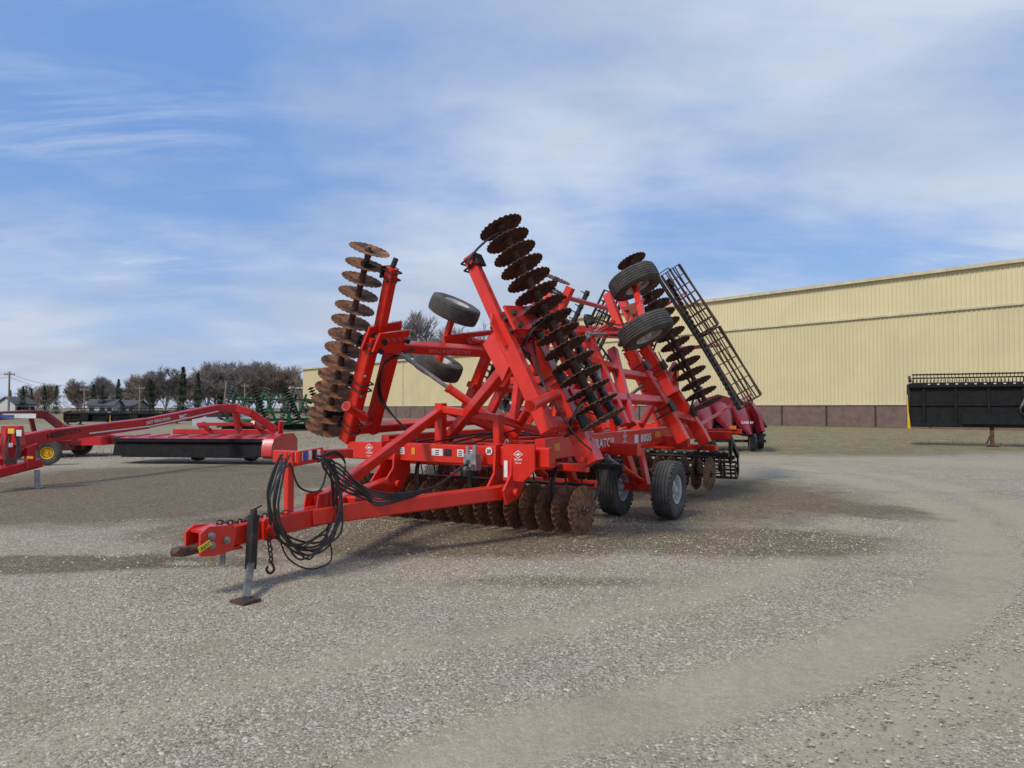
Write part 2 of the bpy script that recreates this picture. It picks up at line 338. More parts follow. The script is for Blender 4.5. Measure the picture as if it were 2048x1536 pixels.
def diamond(c,x,y,w,m,parent):
    x=V(x).normalized();y=V(y).normalized();z=x.cross(y); c=V(c)+z*.006
    b=MB(); dia=lambda r: [c+x*r,c+y*r*.72,c-x*r,c-y*r*.72]
    o_=dia(w); i_=dia(w*.82)
    for k in range(4): b.quad(o_[k],o_[(k+1)%4],i_[(k+1)%4],i_[k])
    b.add([c+x*w*.12+y*w*.1,c+x*w*.6,c+y*w*-.3,c-x*w*.6,c-x*w*.12+y*w*.1,c+y*w*.38],[(0,1,2,3,4,5)])
    return b.build('maker_emblem',m,parent,smooth=0)
def kuhn(c,x,y,sc,parent):
    x=V(x).normalized();y=V(y).normalized(); c=V(c)
    diamond(c+y*.055*sc,x,y,.085*sc,WHT,parent)
    text('KUHN',c-y*.028*sc,x,y,.034*sc,WHT,parent,bold=.02)
    text('KRAUSE',c-y*.08*sc,x,y,.022*sc,WHT,parent,bold=.01)
kuhn(M(3.668,-1.33,1.0),LX,UP,.88,HR)
b=MB(); b.prism([M(3.585,.92,1.16),M(3.585,1.36,1.16),M(3.585,1.36,.86),M(3.585,1.2,.72),M(3.585,.92,.72)],AX*.03); b.build('front_cover_plate',RED,HR)
kuhn(M(3.566,1.14,1.0),LX,UP,.78,HR)
b=MB(); b.lathe([(.001,0),(.05,0),(.05,.003),(.001,.003)],M(3.66,.66,1.06),-AX,20); b.build('speed_decal',WHT,HR)
text('20',M(3.655,.66,1.06),LX,UP,.045,INK,HR,'decal_lettering',bold=.02,off=.004)
decal(M(3.566,.965,.86),LX,UP,.05,.2,WHT,HR,'warning_decal')
for l,w,m in((-.75,.1,WHT),(-.55,.06,ORG),(-.15,.18,WHT),(.02,.12,INK),(.22,.1,WHT),(.38,.12,WHT)): fdecal(l,1.02,w,.09,m,name='warning_decal')
for l in(-.15,.22,.38,-.75):
    for k in range(3): decal(M(3.662,l,1.045-.025*k),LX,UP,.06,.008,INK,HR,'decal_print')
b=MB(); b.box(M(3.5,.52,.93),.18,.12,.2,LX,AX,UP); b.cyl(M(3.5,.45,1.03),M(3.5,.45,1.12),.025); b.cyl(M(3.5,.56,1.03),M(3.5,.56,1.14),.03); b.cyl(M(3.44,.5,.95),M(3.36,.5,.95),.02); b.cyl(M(3.44,.58,.9),M(3.36,.58,.9),.02)
b.build('valve_block',GREY,HR)
rx=(M(10.5,0,1.14)-M(3.9,0,1.08)).normalized()
def RR(a,dz=0): return M(a,1.321,1.08+(a-3.9)*.0091+dz)
text('EXCELERATOR',RR(5.35),rx,UP,.13,WHT,HR,bold=.02,width=1.35)
kuhn(RR(6.4,.01),rx,UP,1.05,HR)
decal(RR(6.88),rx,UP,.16,.13,WHT,HR,'warning_decal')
text('8005',RR(7.3),rx,UP,.13,WHT,HR,bold=.03,width=.48)
decal(RR(7.85,.03),rx,UP,.26,.1,ORG,HR,'warning_decal'); decal(RR(4.2,.02),rx,UP,.16,.09,ORG,HR,'warning_decal')
# centre gangs
gb0,gb1=M(4.1,-1.75,.86),M(4.2,1.75,.86)
hbar('gang_beam',gb0,gb1,.1,.1)
gang('front centre row of rusty disc blades',M(4.12,-1.7,.335),M(4.24,1.68,.335),16,gb0,gb1,-AX,hang=(.05,.3,.55,.9),axis=LX*.985-AX*.14,scr=AX*.3+UP*.28)
gb0,gb1=M(9.3,-1.9,.88),M(9.0,2.0,.88); hbar('gang_beam',gb0,gb1,.1,.1)
gang('rear centre row of rusty disc blades',M(9.45,-1.8,.4),M(9.15,1.85,.4),16,gb0,gb1,-AX,scr=AX*.3+UP*.28)
def basket(p0,p1,parent=HR,r=.19,m=RUSTD,off=None,n=6,th=.009,rings=5):
    p0=V(p0);p1=V(p1); d=(p1-p0).normalized(); x=d.orthogonal().normalized(); y=d.cross(x); L=(p1-p0).length; b=MB()
    for i in range(n):
        t0=2*math.pi*i/n
        pts=[p0+d*(L*k/8)+(x*math.cos(t0+k*.04)+y*math.sin(t0+k*.04))*r for k in range(9)]
        b.tube(pts,(th,.024),6,flat=(x*math.cos(t0)+y*math.sin(t0)))
    for k in range(rings):
        c=p0+d*(L*k/(rings-1)); b.lathe([(r*.74,-.009),(r*.98,-.009),(r*.98,.009),(r*.74,.009)],c,d,20,closed=True)
        for q in range(2):
            t=q*math.pi/2; e=(x*math.cos(t)+y*math.sin(t))*r*.85; b.bar(c-e,c+e,.04,.012,up=d)
    b.cyl(p0-d*.04,p1+d*.04,.024,n=8); o=b.build('rolling_basket',m,parent)
    if off is not None:
        f=MB(); off=V(off); f.bar(p0-d*.06+off,p1+d*.06+off,.07,.07,up=off); f.bar(p0-d*.06,p0-d*.06+off,.05,.02,up=d); f.bar(p1+d*.06,p1+d*.06+off,.05,.02,up=d); f.build('basket_frame',BLKR,o)
    return o
basket(M(11.0,-1.8,.33),M(11.0,-.05,.33),n=8,rings=7,r=.17,m=RUSTM); basket(M(11.0,.1,.33),M(11.0,1.85,.33),n=8,rings=7,m=RUSTM,r=.17)
for l in(-1.4,-.4,.6,1.5,1.88):
    b=MB(); b.bar(M(10.4,l,1.0),M(10.95,l,.62),.07,.1); b.bar(M(10.95,l,.66),M(11.0,l,.3),.03,.07,up=AX); b.build('basket_arm',BLK,HR)
    MB().bar(M(10.4,l,1.1),M(10.4,l,.5),.06,.08,up=AX).build('arm_bracket',BLK,HR)
def tines(p0,p1,down,n,parent=HR,L=.3,fw=AX,th=.012):
    b=MB(); b.bar(p0,p1,.08,.08,up=down)
    for i in range(n):
        p=V(p0).lerp(V(p1),(i+.5)/n); b.cyl(p,p+V(down)*L+fw*.08,th,n=6); b.lathe([(.02,-.025),(.06,-.025),(.06,.025),(.02,.025)],p,(V(p1)-V(p0)),8,closed=True)
    return b.build('tine_bar',BLK,parent)
tines(M(10.0,-1.8,.7),M(10.0,1.95,.7),-UP,20,L=.42,th=.018); tines(M(10.45,-1.8,.62),M(10.45,1.95,.62),-UP,20,L=.42,th=.018); tines(M(5.2,-1.8,.8),M(5.2,1.8,.8),-UP,14)
b=MB(); b.bar(M(10.8,.6,1.12),M(10.8,2.0,1.12),.06,.1); b.bar(M(10.4,1.3,1.1),M(10.8,1.3,1.12),.06,.08); b.bar(M(8.6,1.25,1.3),M(10.3,1.25,1.3),.12,.1); b.bar(M(10.25,1.25,1.1),M(10.25,1.25,1.3),.1,.1,up=AX); b.build('light_bar',RED,HR)
for l in(1.0,1.85): MB().box(M(10.74,l,1.2),.12,.03,.07,LX,AX,UP).build('marker_lamp',ORG,HR)
# transport wheels
aw=6.33
for s in(1,-1):
    for l in(1.25,2.04): wheel(M(aw-.1 if l<2 else aw,s*l,.415),LX*s,HR)
b=MB(); b.bar(M(aw,-2.0,.42),M(aw,2.0,.42),.11,.11)
for s in(1,-1):
    b.bar(M(aw,s*1.55,.42),M(aw-.35,s*1.5,.98),.09,.16,up=AX); b.bar(M(aw,s*1.72,.42),M(aw+.4,s*1.45,.95),.06,.12,up=AX)
    b.bar(M(aw,s*.5,.42),M(aw-.35,s*.5,1.0),.1,.14,up=AX)
b.build('transport_axle',RED,HR)
cylinder(M(aw,1.62,.5),M(aw-.9,1.45,.92)); cylinder(M(aw,0,.5),M(aw-1.2,0,1.1))
b=MB()
for l in(-.38,.38): b.bar(M(5.9,l,1.08),M(6.1,l,2.05),.1,.14,up=AX); b.bar(M(6.1,l,2.0),M(7.6,l,1.12),.08,.09); b.bar(M(8.2,l,1.1),M(8.0,l,2.0),.1,.12,up=AX)
b.bar(M(6.1,-.5,2.03),M(6.1,.5,2.03),.12,.12); b.bar(M(8.0,-.5,1.98),M(8.0,.5,1.98),.1,.12); b.build('fold_tower',RED,HR)
# --- wings
def clampset(p,q,ts,up,w=.22,parent=HR):
    d=(V(q)-V(p)).normalized()
    for t in ts:
        c=V(p).lerp(V(q),t); x=d.cross(V(up)).normalized(); y=x.cross(d); b=MB()
        for k in(-1,1):
            ring=[c+d*.05*k+x*i*w/2+y*j*w*.6 for i,j in((-1,-1),(1,-1),(1,1),(-1,1),(-1,-1))]
            b.tube(ring,.012,6)
        b.bar(c-d*.08+y*w*.6,c+d*.08+y*w*.6,w*1.05,.03,up=y)
        b.build('clamp',BLKR,parent)
def bolts(p,q,n_,off,r=.018,k=4):
    for i in range(k):
        c=V(p).lerp(V(q),(i+.5)/k)+V(n_)*off; MB().cyl(c,c+V(n_)*.03,r,n=6).build('bolt',GREY,HR)
# right wing front
Rb,Rm,Rt=RW(1098,862),RW(1000,650),RW(940,515)
o=MB(); o.bar(Rb,Rm,.14,.18,up=NR); o.bar(Rm+ER*-.1,Rt,.13,.14,up=NR)
Sb,Sm=RW(1180,915),RW(1048,650); o.bar(Sb,Sm,.16,.2,up=NR)
o.bar(Rb+ER*.1,RW(1150,850),.13,.15,up=NR); o.bar(Rm-ER*.12,Sm-ER*.12,.2,.16,up=NR); o.bar(RW(1068,790),RW(1115,785),.12,.14,up=NR)
o.build('wing_frame',RED,HR,label='right-hand front wing beam leaning inward')
b=MB(); b.prism([Rm+AX*-.12-ER*.3,Rm+AX*-.2+ER*.0,Rm+AX*-.06+ER*.16,Sm+ER*.2,Sm+AX*.12-ER*.05,Sm-ER*.25],NR*.03)
b.prism([Rm+NR*.2+AX*-.12-ER*.2,Rm+NR*.2+AX*-.12+ER*.12,Sm+NR*.2+ER*.14,Sm+NR*.2-ER*.2],NR*.03)
b.prism([Rm-LX*.03-ER*.45,Rm+AX*-.05-ER*.62-NR*.25,Rm+AX*-.05-ER*.1-NR*.28,Rm-ER*.0],AX*.03); b.build('wing_hinge_plate',RED,HR)
for c in(Rm+ER*.02,Rm-ER*.14,Sm,Sm-ER*.15): MB().cyl(c-NR*.12,c+NR*.26,.035,n=12).build('hinge_pin',BLKR,HR)
bolts(Rm-ER*.2-AX*.05,Sm-ER*.25,NR,.02); bolts(Sb,Sm,NR,.1,k=5)
b=MB(); b.prism([Sb-ER*.08-AX*.12,Sb-ER*.08+AX*.08,Sb+ER*.2+AX*.08,Sb+ER*.2-AX*.12],NR*.24); b.cyl(Sb-AX*.2-NR*.02,Sb+AX*.16-NR*.02,.035); b.build('wing_pivot',RED,HR)
gang('right-hand front folded row of rusty disc blades, coloured dark as in shade',RW(1205,835,.40),RW(1000,452,.40),15,Sb+ER*.1,Rt,-AX,me=BLADED,hang=(.1,.5,.955),scr=AX*.27-NR*.16)
clampset(Sb,Sm,(.22,.55,.9),NR); clampset(Rm,Rt,(.9,),NR,w=.17)
b=MB(); Tm=RW(1092,640); b.bar(Sm-ER*.1,Tm,.12,.14,up=NR); b.bar(Tm,RW(1175,795),.12,.15,up=NR); b.bar(Tm-ER*.1,Tm+ER*.35,.12,.14,up=NR); b.bar(RW(1120,705),RW(1235,738),.1,.12,up=NR); b.bar(RW(1175,668),RW(1250,850),.11,.13,up=NR); b.build('wing_frame',RED,HR)
tines(RW(1240,850,.1),RW(1128,640,.1),-AX,16,L=.2,fw=NR,th=.02)
# right wing rear
b=MB(); Q0,Q1=RW(1350,850),RW(1258,700); b.bar(Q0,Q1,.15,.2,up=NR); U0,U1=RW(1398,862),RW(1288,695); b.bar(U0,U1,.15,.2,up=NR)
b.bar(Sm-ER*.05,RW(1262,668),.13,.15,up=NR); b.bar(RW(1135,790),RW(1325,802),.12,.14,up=NR)
b.bar(Q1,RW(1215,590),.12,.14,up=NR); b.bar(U1,RW(1228,565),.13,.15,up=NR); b.bar(RW(1262,668),RW(1300,690),.12,.14,up=NR)
b.bar(Q0,Q0-ER*.3,.16,.2,up=NR); b.bar(U0,U0-ER*.25,.16,.2,up=NR); b.bar(RW(1232,745),RW(1300,755),.1,.13,up=NR); b.bar(RW(1225,700),RW(1262,850),.12,.14,up=NR); b.bar(RW(1330,760),RW(1345,790),.2,.2,up=NR)
b.bar(Q0+ER*.2,U0+ER*.2,.13,.15,up=NR)
b.build('wing_frame',RED,HR,label='right-hand rear wing beams leaning inward')
gang('right-hand rear folded row of rusty disc blades, coloured dark as in shade',RW(1412,805,.36),RW(1262,520,.36),16,U0,RW(1228,565),-AX,me=BLADED,hang=(.08,.5,.95),scr=AX*.27-NR*.16)
clampset(Q0,Q1,(.2,.75),NR); clampset(U0,U1,(.2,.75),NR)
# left wing
Lb,Lm,Lt=LW(693,880),LW(745,672),LW(785,535)
o=MB(); o.bar(Lb,Lm,.17,.2,up=NL); L2b,L2m=LW(742,862),LW(792,668); o.bar(L2b,L2m,.15,.2,up=NL); o.bar(LW(758,668),Lt,.13,.14,up=NL)
o.bar(Lb+EL*.15,L2b+EL*.15,.15,.16,up=NL); o.bar(Lm-EL*.05,L2m-EL*.05,.2,.16,up=NL)
o.build('wing_frame',RED,HR,label='left-hand front wing beam leaning inward')
b=MB(); b.prism([Lm-AX*.12-EL*.2,Lm-AX*.12+EL*.12,L2m+EL*.2,L2m+AX*.12-EL*.1,L2m-EL*.3],NL*.03)
b.prism([Lm-NL*.2-AX*.12-EL*.15,Lm-NL*.2-AX*.12+EL*.12,L2m-NL*.2+EL*.16,L2m-NL*.2-EL*.2],NL*.03); b.build('wing_hinge_plate',RED,HR)
for c in(Lm+EL*.02,Lm-EL*.12,L2m): MB().cyl(c-NL*.26,c+NL*.12,.035,n=12).build('hinge_pin',BLKR,HR)
bolts(Lm+EL*.04,L2m+EL*.04,-NL,.215,k=4); bolts(Lm-EL*.4,Lb,-NL,.1,k=4)
MB().cyl(Lt-EL*.02,Lt+EL*.13,.035,n=12).build('wing_stop',BLK,HR)
gang('left-hand front folded row of rusty disc blades, coloured orange as lit by the sun',LW(648,858,.36),LW(738,503,.36),14,Lb+EL*.1,Lt,AX,me=BLADEL,flip=-1,hang=(.1,.52,.93))
clampset(Lb,Lm,(.15,.55,.92),NL); clampset(LW(758,668),Lt,(.9,),NL,w=.17)
b=MB(); X0,X1=LW(738,690),LW(1020,706); b.bar(X0,X1,.15,.17,up=NL)
b.bar(LW(700,858),LW(1060,832),.13,.15,up=NL)
for (u0,v0,u1,v1) in((925,835,978,700),(968,850,1035,715),(1000,700,1100,590)): b.bar(LW(u0,v0),LW(u1,v1),.13,.16,up=NL)
b.bar(LW(940,770),LW(1040,780),.1,.13,up=NL); b.bar(LW(1020,706),LW(1090,650),.12,.14,up=NL); b.bar(LW(1060,832),LW(1110,600),.12,.14,up=NL); b.bar(LW(1050,640),LW(1120,640),.1,.12,up=NL)
b.build('wing_frame',RED,HR,label='left-hand rear wing beams')
tines(LW(948,835,.2),LW(995,715,.2),NL*.7-AX*.4,10,L=.24,th=.02)
tx=(X1-X0).normalized()
text('EXCELERATOR',LW(892,698)-NL*.086,-tx,-EL,.062,PINK,HR,bold=.0,width=1.05,off=.006)
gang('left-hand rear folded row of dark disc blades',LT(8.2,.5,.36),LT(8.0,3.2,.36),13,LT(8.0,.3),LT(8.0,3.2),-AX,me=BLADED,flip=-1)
hbar('gang_beam',LT(8.0,.1),LT(8.0,3.2),.13,.15,up=NL)
def wwheels(cs,N,E,beam):
    ax=MB()
    for c in cs: wheel(c,E,HR,sc=1.02,tyre=TYRER)
    m=(cs[0]+cs[1])/2; ax.bar(cs[0],cs[1],.09,.09,up=N); ax.bar(m,beam,.12,.14,up=E)
    ax.bar(m-AX*.06,beam-E*.25,.07,.08,up=E); ax.build('wing_wheel_arm',RED,HR)
wwheels([RW(1268,563,.60),RW(1291,660,.60)],NR,-ER,RW(1262,640)); wwheels([LW(909,619,.5),LW(876,731,.5)],NL,-EL,LW(985,690))
cylinder(RW(1258,668,.2),RW(1175,668,.12)); cylinder(RW(1283,600,.4),RW(1240,690,.1)); cylinder(RW(1225,645,.1),RW(1150,690,.1)); cylinder(LW(940,680,.15),LW(1040,705,.05))
cylinder(RW(1120,830,-.05),RW(1160,730,-.05),r=.05); cylinder(RW(1210,830,0),RW(1195,720,0),r=.05)
MB().box(RW(1180,640,.12),.16,.1,.12,AX,NR,ER).build('valve_block',BLKR,HR)
# wing baskets: one unbroken line of barred panels
for p,q in(((1418,660),(1340,540)),((1503,800),(1420,663))): basket(RW(*p,.45),RW(*q,.45),off=-NR*.3,m=RUSTM,r=.235,n=8,th=.012,rings=8)
tines(RW(1480,820,.25),RW(1335,560,.25),-AX,28,L=.22,fw=NR,th=.018)
for p,q in(((1398,850),(1500,790)),((1330,700),(1440,690)),((1285,640),(1372,585))):
    MB().bar(RW(*p),RW(*q,.12),.06,.08,up=NR).build('basket_arm',RED,HR)
basket(LT(10.6,1.9,.4),LT(10.6,3.3,.4),off=-NL*.3,m=BLKR,n=8,rings=7); basket(LT(10.6,.3,.4),LT(10.6,1.8,.4),off=-NL*.3,m=BLKR,n=8,rings=7)
tines(LT(9.3,.3,.3),LT(9.3,3.2,.3),NL*.6,20)
for t in(.6,1.9,3.0): MB().bar(LT(8.0,t),LT(10.6,t,.1),.08,.1,up=NL).build('basket_arm',RED,HR)
hbar('fold_brace',M(4.7,-.75,1.15),RW(1022,722,-.08),.12,.14)
hbar('fold_brace',M(6.0,-.3,1.2),M(6.4,.75,2.7),.1,.12)
cylinder(M(4.9,.3,1.2),LW(790,700,-.1),r=.06); cylinder(M(5.0,.2,1.2),RW(1090,760,-.1),r=.06); cylinder(M(8.4,-.3,1.2),RW(1300,760,-.1),r=.06); cylinder(M(8.2,.2,1.2),LT(8.0,1.9,-.1),r=.06)
cylinder(RW(1060,812,.16),RW(1112,788,.16),r=.06,split=.85); cylinder(LW(692,812,-.16),LW(730,835,-.16),r=.06,split=.85)
for l in(1.25,-1.25):
    b=MB(); b.bar(M(9.0,l,1.15),M(9.0,l,2.4),.1,.14,up=AX); b.bar(M(9.0,l,2.4),M(7.6,l*.9,1.3),.08,.1); b.build('rear_stand',RED,HR)
# --- hoses
def hose(pts,r=.011,n=8): MB().tube(spline(pts,7),r,7).build('hydraulic_hose',HOSE,HR)
base=[(572,915),(552,955),(545,1010),(560,1068),(600,1100),(645,1090),(672,1045),(676,985),(660,935),(640,915)]
for k in range(9):
    j=[(random.uniform(-9,9),random.uniform(-13,13)) for _ in base]; l0=.10+.035*k
    hose([RL(u+a+(k-4)*1.5,v+b_+(0 if i in(0,9) else (k-4)*2.2),l0) for i,((u,v),(a,b_)) in enumerate(zip(base,j))],.010)
hose([RL(555,1060,.2),RL(575,1115,.2),RL(620,1138,.2),RL(662,1120,.2),RL(650,1070,.2),RL(600,1100,.25)],.008)
hose([RL(580,925,.3),RL(600,975,.3),RL(640,980,.3),RL(655,930,.3)],.01)
for k in range(6):
    hose([RL(645+4*k,918+2*k,.12),RL(680,930+9*k,.2),RL(715+4*k,965+7*k,.3),RL(760,985+5*k,.42),RL(820,985+2*k,.5),RL(880,968,.55),M(3.3,.45+.02*k,.86+.01*k),M(3.45,.5,.9)],.010)
for k in range(3): hose([RL(640,915,.1),RL(670,908-3*k,.05),RL(690,925,.0),RL(690,960+10*k,.1),RL(740,990,.3),RL(800,1000,.4)],.01)
for k in range(3): hose([M(4.2,-.9-.05*k,1.15),LW(760+3*k,800,-.12),LW(765,735,-.14),LW(790+3*k,712,-.12),LW(830,700,-.1)],.012)
for k in range(3): hose([M(5,.9,1.25),RW(1130,830,-.1),RW(1085+4*k,760,-.12),RW(1040,690,-.1)],.012)
for k in range(4): hose([M(3.8,-.6+.3*k,1.14),M(5.0,-.55+.3*k,1.2+.03*k),M(6.5,-.5+.25*k,1.14),M(8,-.45+.2*k,1.22),M(10,-.3,1.16)],.013)
for k in range(2): hose([RW(1175,655,.12),RW(1170,630+8*k,.2),RW(1200,640,.25),RW(1240,650+8*k,.2),RW(1262,640,.2)],.012)
for k in range(2): hose([Sm+NR*.12,RW(1075,730+6*k,.14),RW(1100,790,.16+.03*k),RW(1150,870,.14),Sb+NR*.1],.010)
for k in range(3): hose([M(6.1,.3,2.05),M(6.4,.6,1.8-.1*k),M(7,.7,1.5),RW(1240,760+5*k,-.05),RW(1200,690,.0)],.012)
# ================================================================= SMALL FOLDED HARROWS behind
def mini(name,label,cat,P,yaw,sc,m,me,group=None):
    X=V((math.cos(yaw),math.sin(yaw),0)); Y=V((-math.sin(yaw),math.cos(yaw),0)); P=V(P)
    q=lambda x,y,z: P+X*(x*sc)+Y*(y*sc)+UP*(z*sc)
    t=thing(name,label,cat,P,group); b=MB()
    for x in(-1.4,-.5,.5,1.4): b.bar(q(x,-2.5,.95),q(x,3.0,.95),.15*sc,.2*sc)
    for y in(-2.5,-.5,1.5,3): b.bar(q(-1.9,y,.95),q(1.9,y,.95),.15*sc,.2*sc)
    b.bar(q(0,-5.5,.5),q(-.9,-2.5,.9),.15*sc,.16*sc); b.bar(q(0,-5.5,.5),q(.9,-2.5,.9),.15*sc,.16*sc); b.build('centre_frame',m,t)
    for s in(-1,1):
        b=MB()
        for y in(-2.2,-.9,1.2,2.6): b.bar(q(s*1.9,y,1),q(s*.9,y,3.2),.15*sc,.18*sc,up=X)
        for z,x in((1.6,1.63),(2.7,1.13)): b.bar(q(s*x,-2.4,z),q(s*x,2.8,z),.13*sc,.15*sc)
        b.bar(q(s*.3,-.5,1),q(s*1.3,-.5,2.4),.1*sc,.1*sc,up=Y); b.build('wing_frame',m,t)
        for y in(-2.5,1.8):
            g=MB()
            for i in range(12):
                c=q(s*(2.2-.115*i),y,1.1+.235*i); d=(X*-s*.43+UP*.9).normalized(); g.lathe([(.03*sc,.0),(.29*sc,-.03*sc),(.3*sc,-.02*sc),(.03*sc,.02*sc)],c,d,20)
            g.cyl(q(s*2.25,y,1),q(s*.85,y,3.8),.04*sc); g.build('disc_gang',me,t)
        for y,k in((.3,1.9),(.3,2.6)):
            wheel(q(s*(1.95-.4*(k-1.9)),y,k),(X*-s*.43+UP*.9).normalized(),t,sc=sc*.95,tyre=TYRER)
        wheel(q(s*1.5,0,.42),X*s,t,sc=sc)
        bk=MB()
        for i in range(6):
            tt=i*math.pi/3; e=Y*math.cos(tt)*.18*sc+(X*.9+UP*.43*s)*math.sin(tt)*.18*sc; bk.bar(q(s*2.1,3.6,1.1)+e,q(s*.9,3.6,3.9)+e,.03*sc,.03*sc,up=Y)
        bk.bar(q(s*1.5,3,1.6),q(s*1.7,3.6,1.9),.08*sc,.08*sc); bk.build('rolling_basket',BLK,t)
    for y in(-2.7,2.2):
        g=MB()
        for i in range(12): g.lathe([(.03*sc,0),(.3*sc,-.03*sc),(.3*sc,-.02*sc),(.03*sc,.02*sc)],q(-1.7+.3*i,y,.32),X,20)
        g.bar(q(-1.9,y,.32),q(1.9,y,.32),.07*sc,.07*sc); g.build('disc_gang',me,t)
    return t
mini('disc_harrow','red folded disc harrow parked beyond the big red one, seen between its wings','disc harrow',V((4.0,27,0)),R(-20),1.0,RED,BLKR)
mini('tillage_implement','green folded tillage implement with black discs, left one of the green pair','tillage implement',V((-17.0,48.5,0)),R(-18),.8,GRN,BLK,None)
mini('tillage_implement','green folded tillage implement beside the brick corner, right one of the green pair','tillage implement',V((-14.0,52,0)),R(-24),.8,GRN,BLK,None)
# ================================================================= MOWER CONDITIONER
MC=thing('mower_conditioner','red mower conditioner with black curtain and long swing tongue, left of the harrow','mower',G(380,925))
cL,cR=D(236,915,20.8),D(540,915,20.2); hx=(cR-cL); hx.z=0; W_=hx.length; hx.normalize(); hy=V((-hx.y,hx.x,0))
def q(x,y,z): return V((cL.x,cL.y,0))+hx*x+hy*y+UP*z
b=MB(); n=70; vs=[]
for i in range(n+1):
    x=.0+(W_-.1)*i/n; w=.010*math.sin(i*.55)+.006*math.sin(i*1.7); vs+=[q(x,-.12+w*.3,.68),q(x,-.22+w,.22+.008*math.sin(i*.9))]
b.add(vs,[(2*i,2*i+2,2*i+3,2*i+1) for i in range(n)]); b.prism([q(.0,-.12,.66),q(0,-.22,.22),q(0,1.2,.24),q(0,1.2,.66)],hx*.015); b.build('safety_curtain',CURT,MC)
b=MB()
pf=[(-.2,.68),(-.14,.70),(.4,.75),(1.1,.77),(1.3,.7),(1.3,.6),(1.1,.72),(.4,.69),(-.14,.64)]
b.prism([q(W_/2,y,z) for y,z in pf],hx*(W_-.1)); b.build('hood',MRED,MC)
b=MB(); b.bar(q(0,-.205,.665),q(W_-.1,-.205,.665),.05,.10)
b.build('curtain_rail',BLKM,MC)
for x in np.arange(.4,W_-.4,.62): MB().bar(q(x,-.1,.745),q(x,.9,.80),.03,.03).build('hood_rib',MRED,MC)
b=MB(); es=[(-.36,.24),(-.34,.5),(-.2,.72),(.4,.84),(1.1,.84),(1.35,.65),(1.35,.3),(1.0,.16),(-.2,.16)]
b.prism([q(W_+.06,y,z) for y,z in es],hx*.3); b.build('end_shield',MRED,MC)
text('RazorBar',q(W_+.06,-.30,.64),hx,(UP*.8+hy*.5).normalized(),.05,WHT,MC,bold=.01,off=.05)
b=MB(); b.bar(q(0,.1,.35),q(W_,.1,.35),.3,.1); b.bar(q(.3,-.1,.2),q(W_-.3,-.1,.2),.4,.04)
for x in(.6,1.4,2.2,3.0,3.8): b.bar(q(x,-.2,.3),q(x,.3,.3),.04,.18)
b.build('cutter_bar',BLKM,MC)
for x in(W_*.42,W_*.78): wheel(q(x,.9,.36),hx,MC,sc=.86)
b=MB(); b.bar(q(.8,1.5,.85),q(W_-.6,1.5,.85),.2,.16); b.bar(q(W_-1.0,1.5,.9),q(W_-1.0,.9,1.15),.12,.12); b.bar(q(2.0,1.5,.9),q(2.0,.8,1.1),.1,.1); b.bar(q(2.0,.8,1.1),q(W_-1.0,.9,1.1),.1,.1)
b.bar(q(W_-.2,1.0,.6),q(W_-.1,.9,1.2),.12,.15); b.build('carrier_frame',MRED,MC)
tp=[D(-60,905,13.6),D(95,872,15.0),D(290,847,17.8),D(432,818,19.9),D(470,816,20.3),D(500,825,20.4),D(548,858,20.8)]
b=MB()
for i in range(len(tp)-1): b.bar(tp[i]-(tp[i+1]-tp[i]).normalized()*.02,tp[i+1]+(tp[i+1]-tp[i]).normalized()*.04,.2,[.28,.27,.25,.24,.22,.2][i])
b.bar(tp[4],q(W_-1.6,1.2,.9),.16,.16,up=hy); swing=b.build('swing_tongue',MRED,MC)
def ptext(s,u,v,i,h,w,m,nm='lettering'):
    d=(tp[i+1]-tp[i]).normalized(); sd=d.cross(UP).normalized()
    if sd.dot(CAM-tp[i])<0: sd=-sd
    p=plane_hit(u,v,tp[i]+sd*.105,sd); y=sd.cross(d); y=y if y.z>0 else -y
    return text(s,p,d,y,h,m,MC,nm,bold=.03,width=w,off=.006)
ptext('HESSTON',128,866,0,.12,.75,INK)
ptext('MASSEY FERGUSON',312,842,2,.075,.85,WHT); ptext('MC',366,833,2,.12,.24,WHT)
b=MB(); b.bar(tp[1].lerp(tp[2],.35)-UP*.05,tp[2]-UP*.07,.205,.03); b.build('white_stripe',WHT,MC)
b=MB(); b.bar(tp[2]-UP*.08,tp[3]-UP*.06,.205,.03); b.build('white_stripe',WHT,MC)
b=MB(); u0=D(18,905,13.9); b.bar(V((u0.x,u0.y,.4)),V((u0.x,u0.y,1.2)),.2,.22,up=AX); b.bar(D(-40,955,13.4),D(80,925,14.3),.18,.18); b.bar(D(-30,935,13.6),D(75,892,14.4),.12,.12)
b.bar(D(60,935,14.1),D(60,895,14.1),.14,.16,up=AX); b.prism([D(8,852,13.9),D(42,852,13.9),D(46,890,13.9),D(4,890,13.9)],V((0,.14,0))); b.build('hitch_frame',MRED,MC)
b=MB(); b.bar(D(74,940,14.2),G(75,976)+UP*.02,.08,.08,up=AX); b.box(G(75,976)+UP*.012,.22,.2,.02); b.build('parking_jack',GREY,MC)
for i in range(3): hs=[D(6+6*i,875,13.7),D(3+6*i,905,13.6),D(18+4*i,925,13.6),D(34+3*i,905,13.7),D(30+3*i,865,13.8)]; MB().tube(spline(hs,6),.012,6).build('hydraulic_hose',HOSE,MC)
for (u,v,w,h,m) in((22,862,.12,.1,TAG),(38,866,.1,.12,WHT),(20,890,.1,.08,WHT),(14,925,.14,.08,INK),(60,915,.12,.05,ORG)): decal(D(u,v,13.7),V((1,0,0)),UP,w,h,m,MC,'warning_decal')
M2=thing('mower_conditioner','dark red mower with yellow wheel rims parked behind the black-curtain mower','mower',G(130,905))
def at2(u,v,Y=23.5): return D(u,v,Y)
b=MB(); pts=[at2(-80,836,20),at2(60,828,23),at2(92,830,23.5),at2(125,856,23.7),at2(235,880,23.7)]
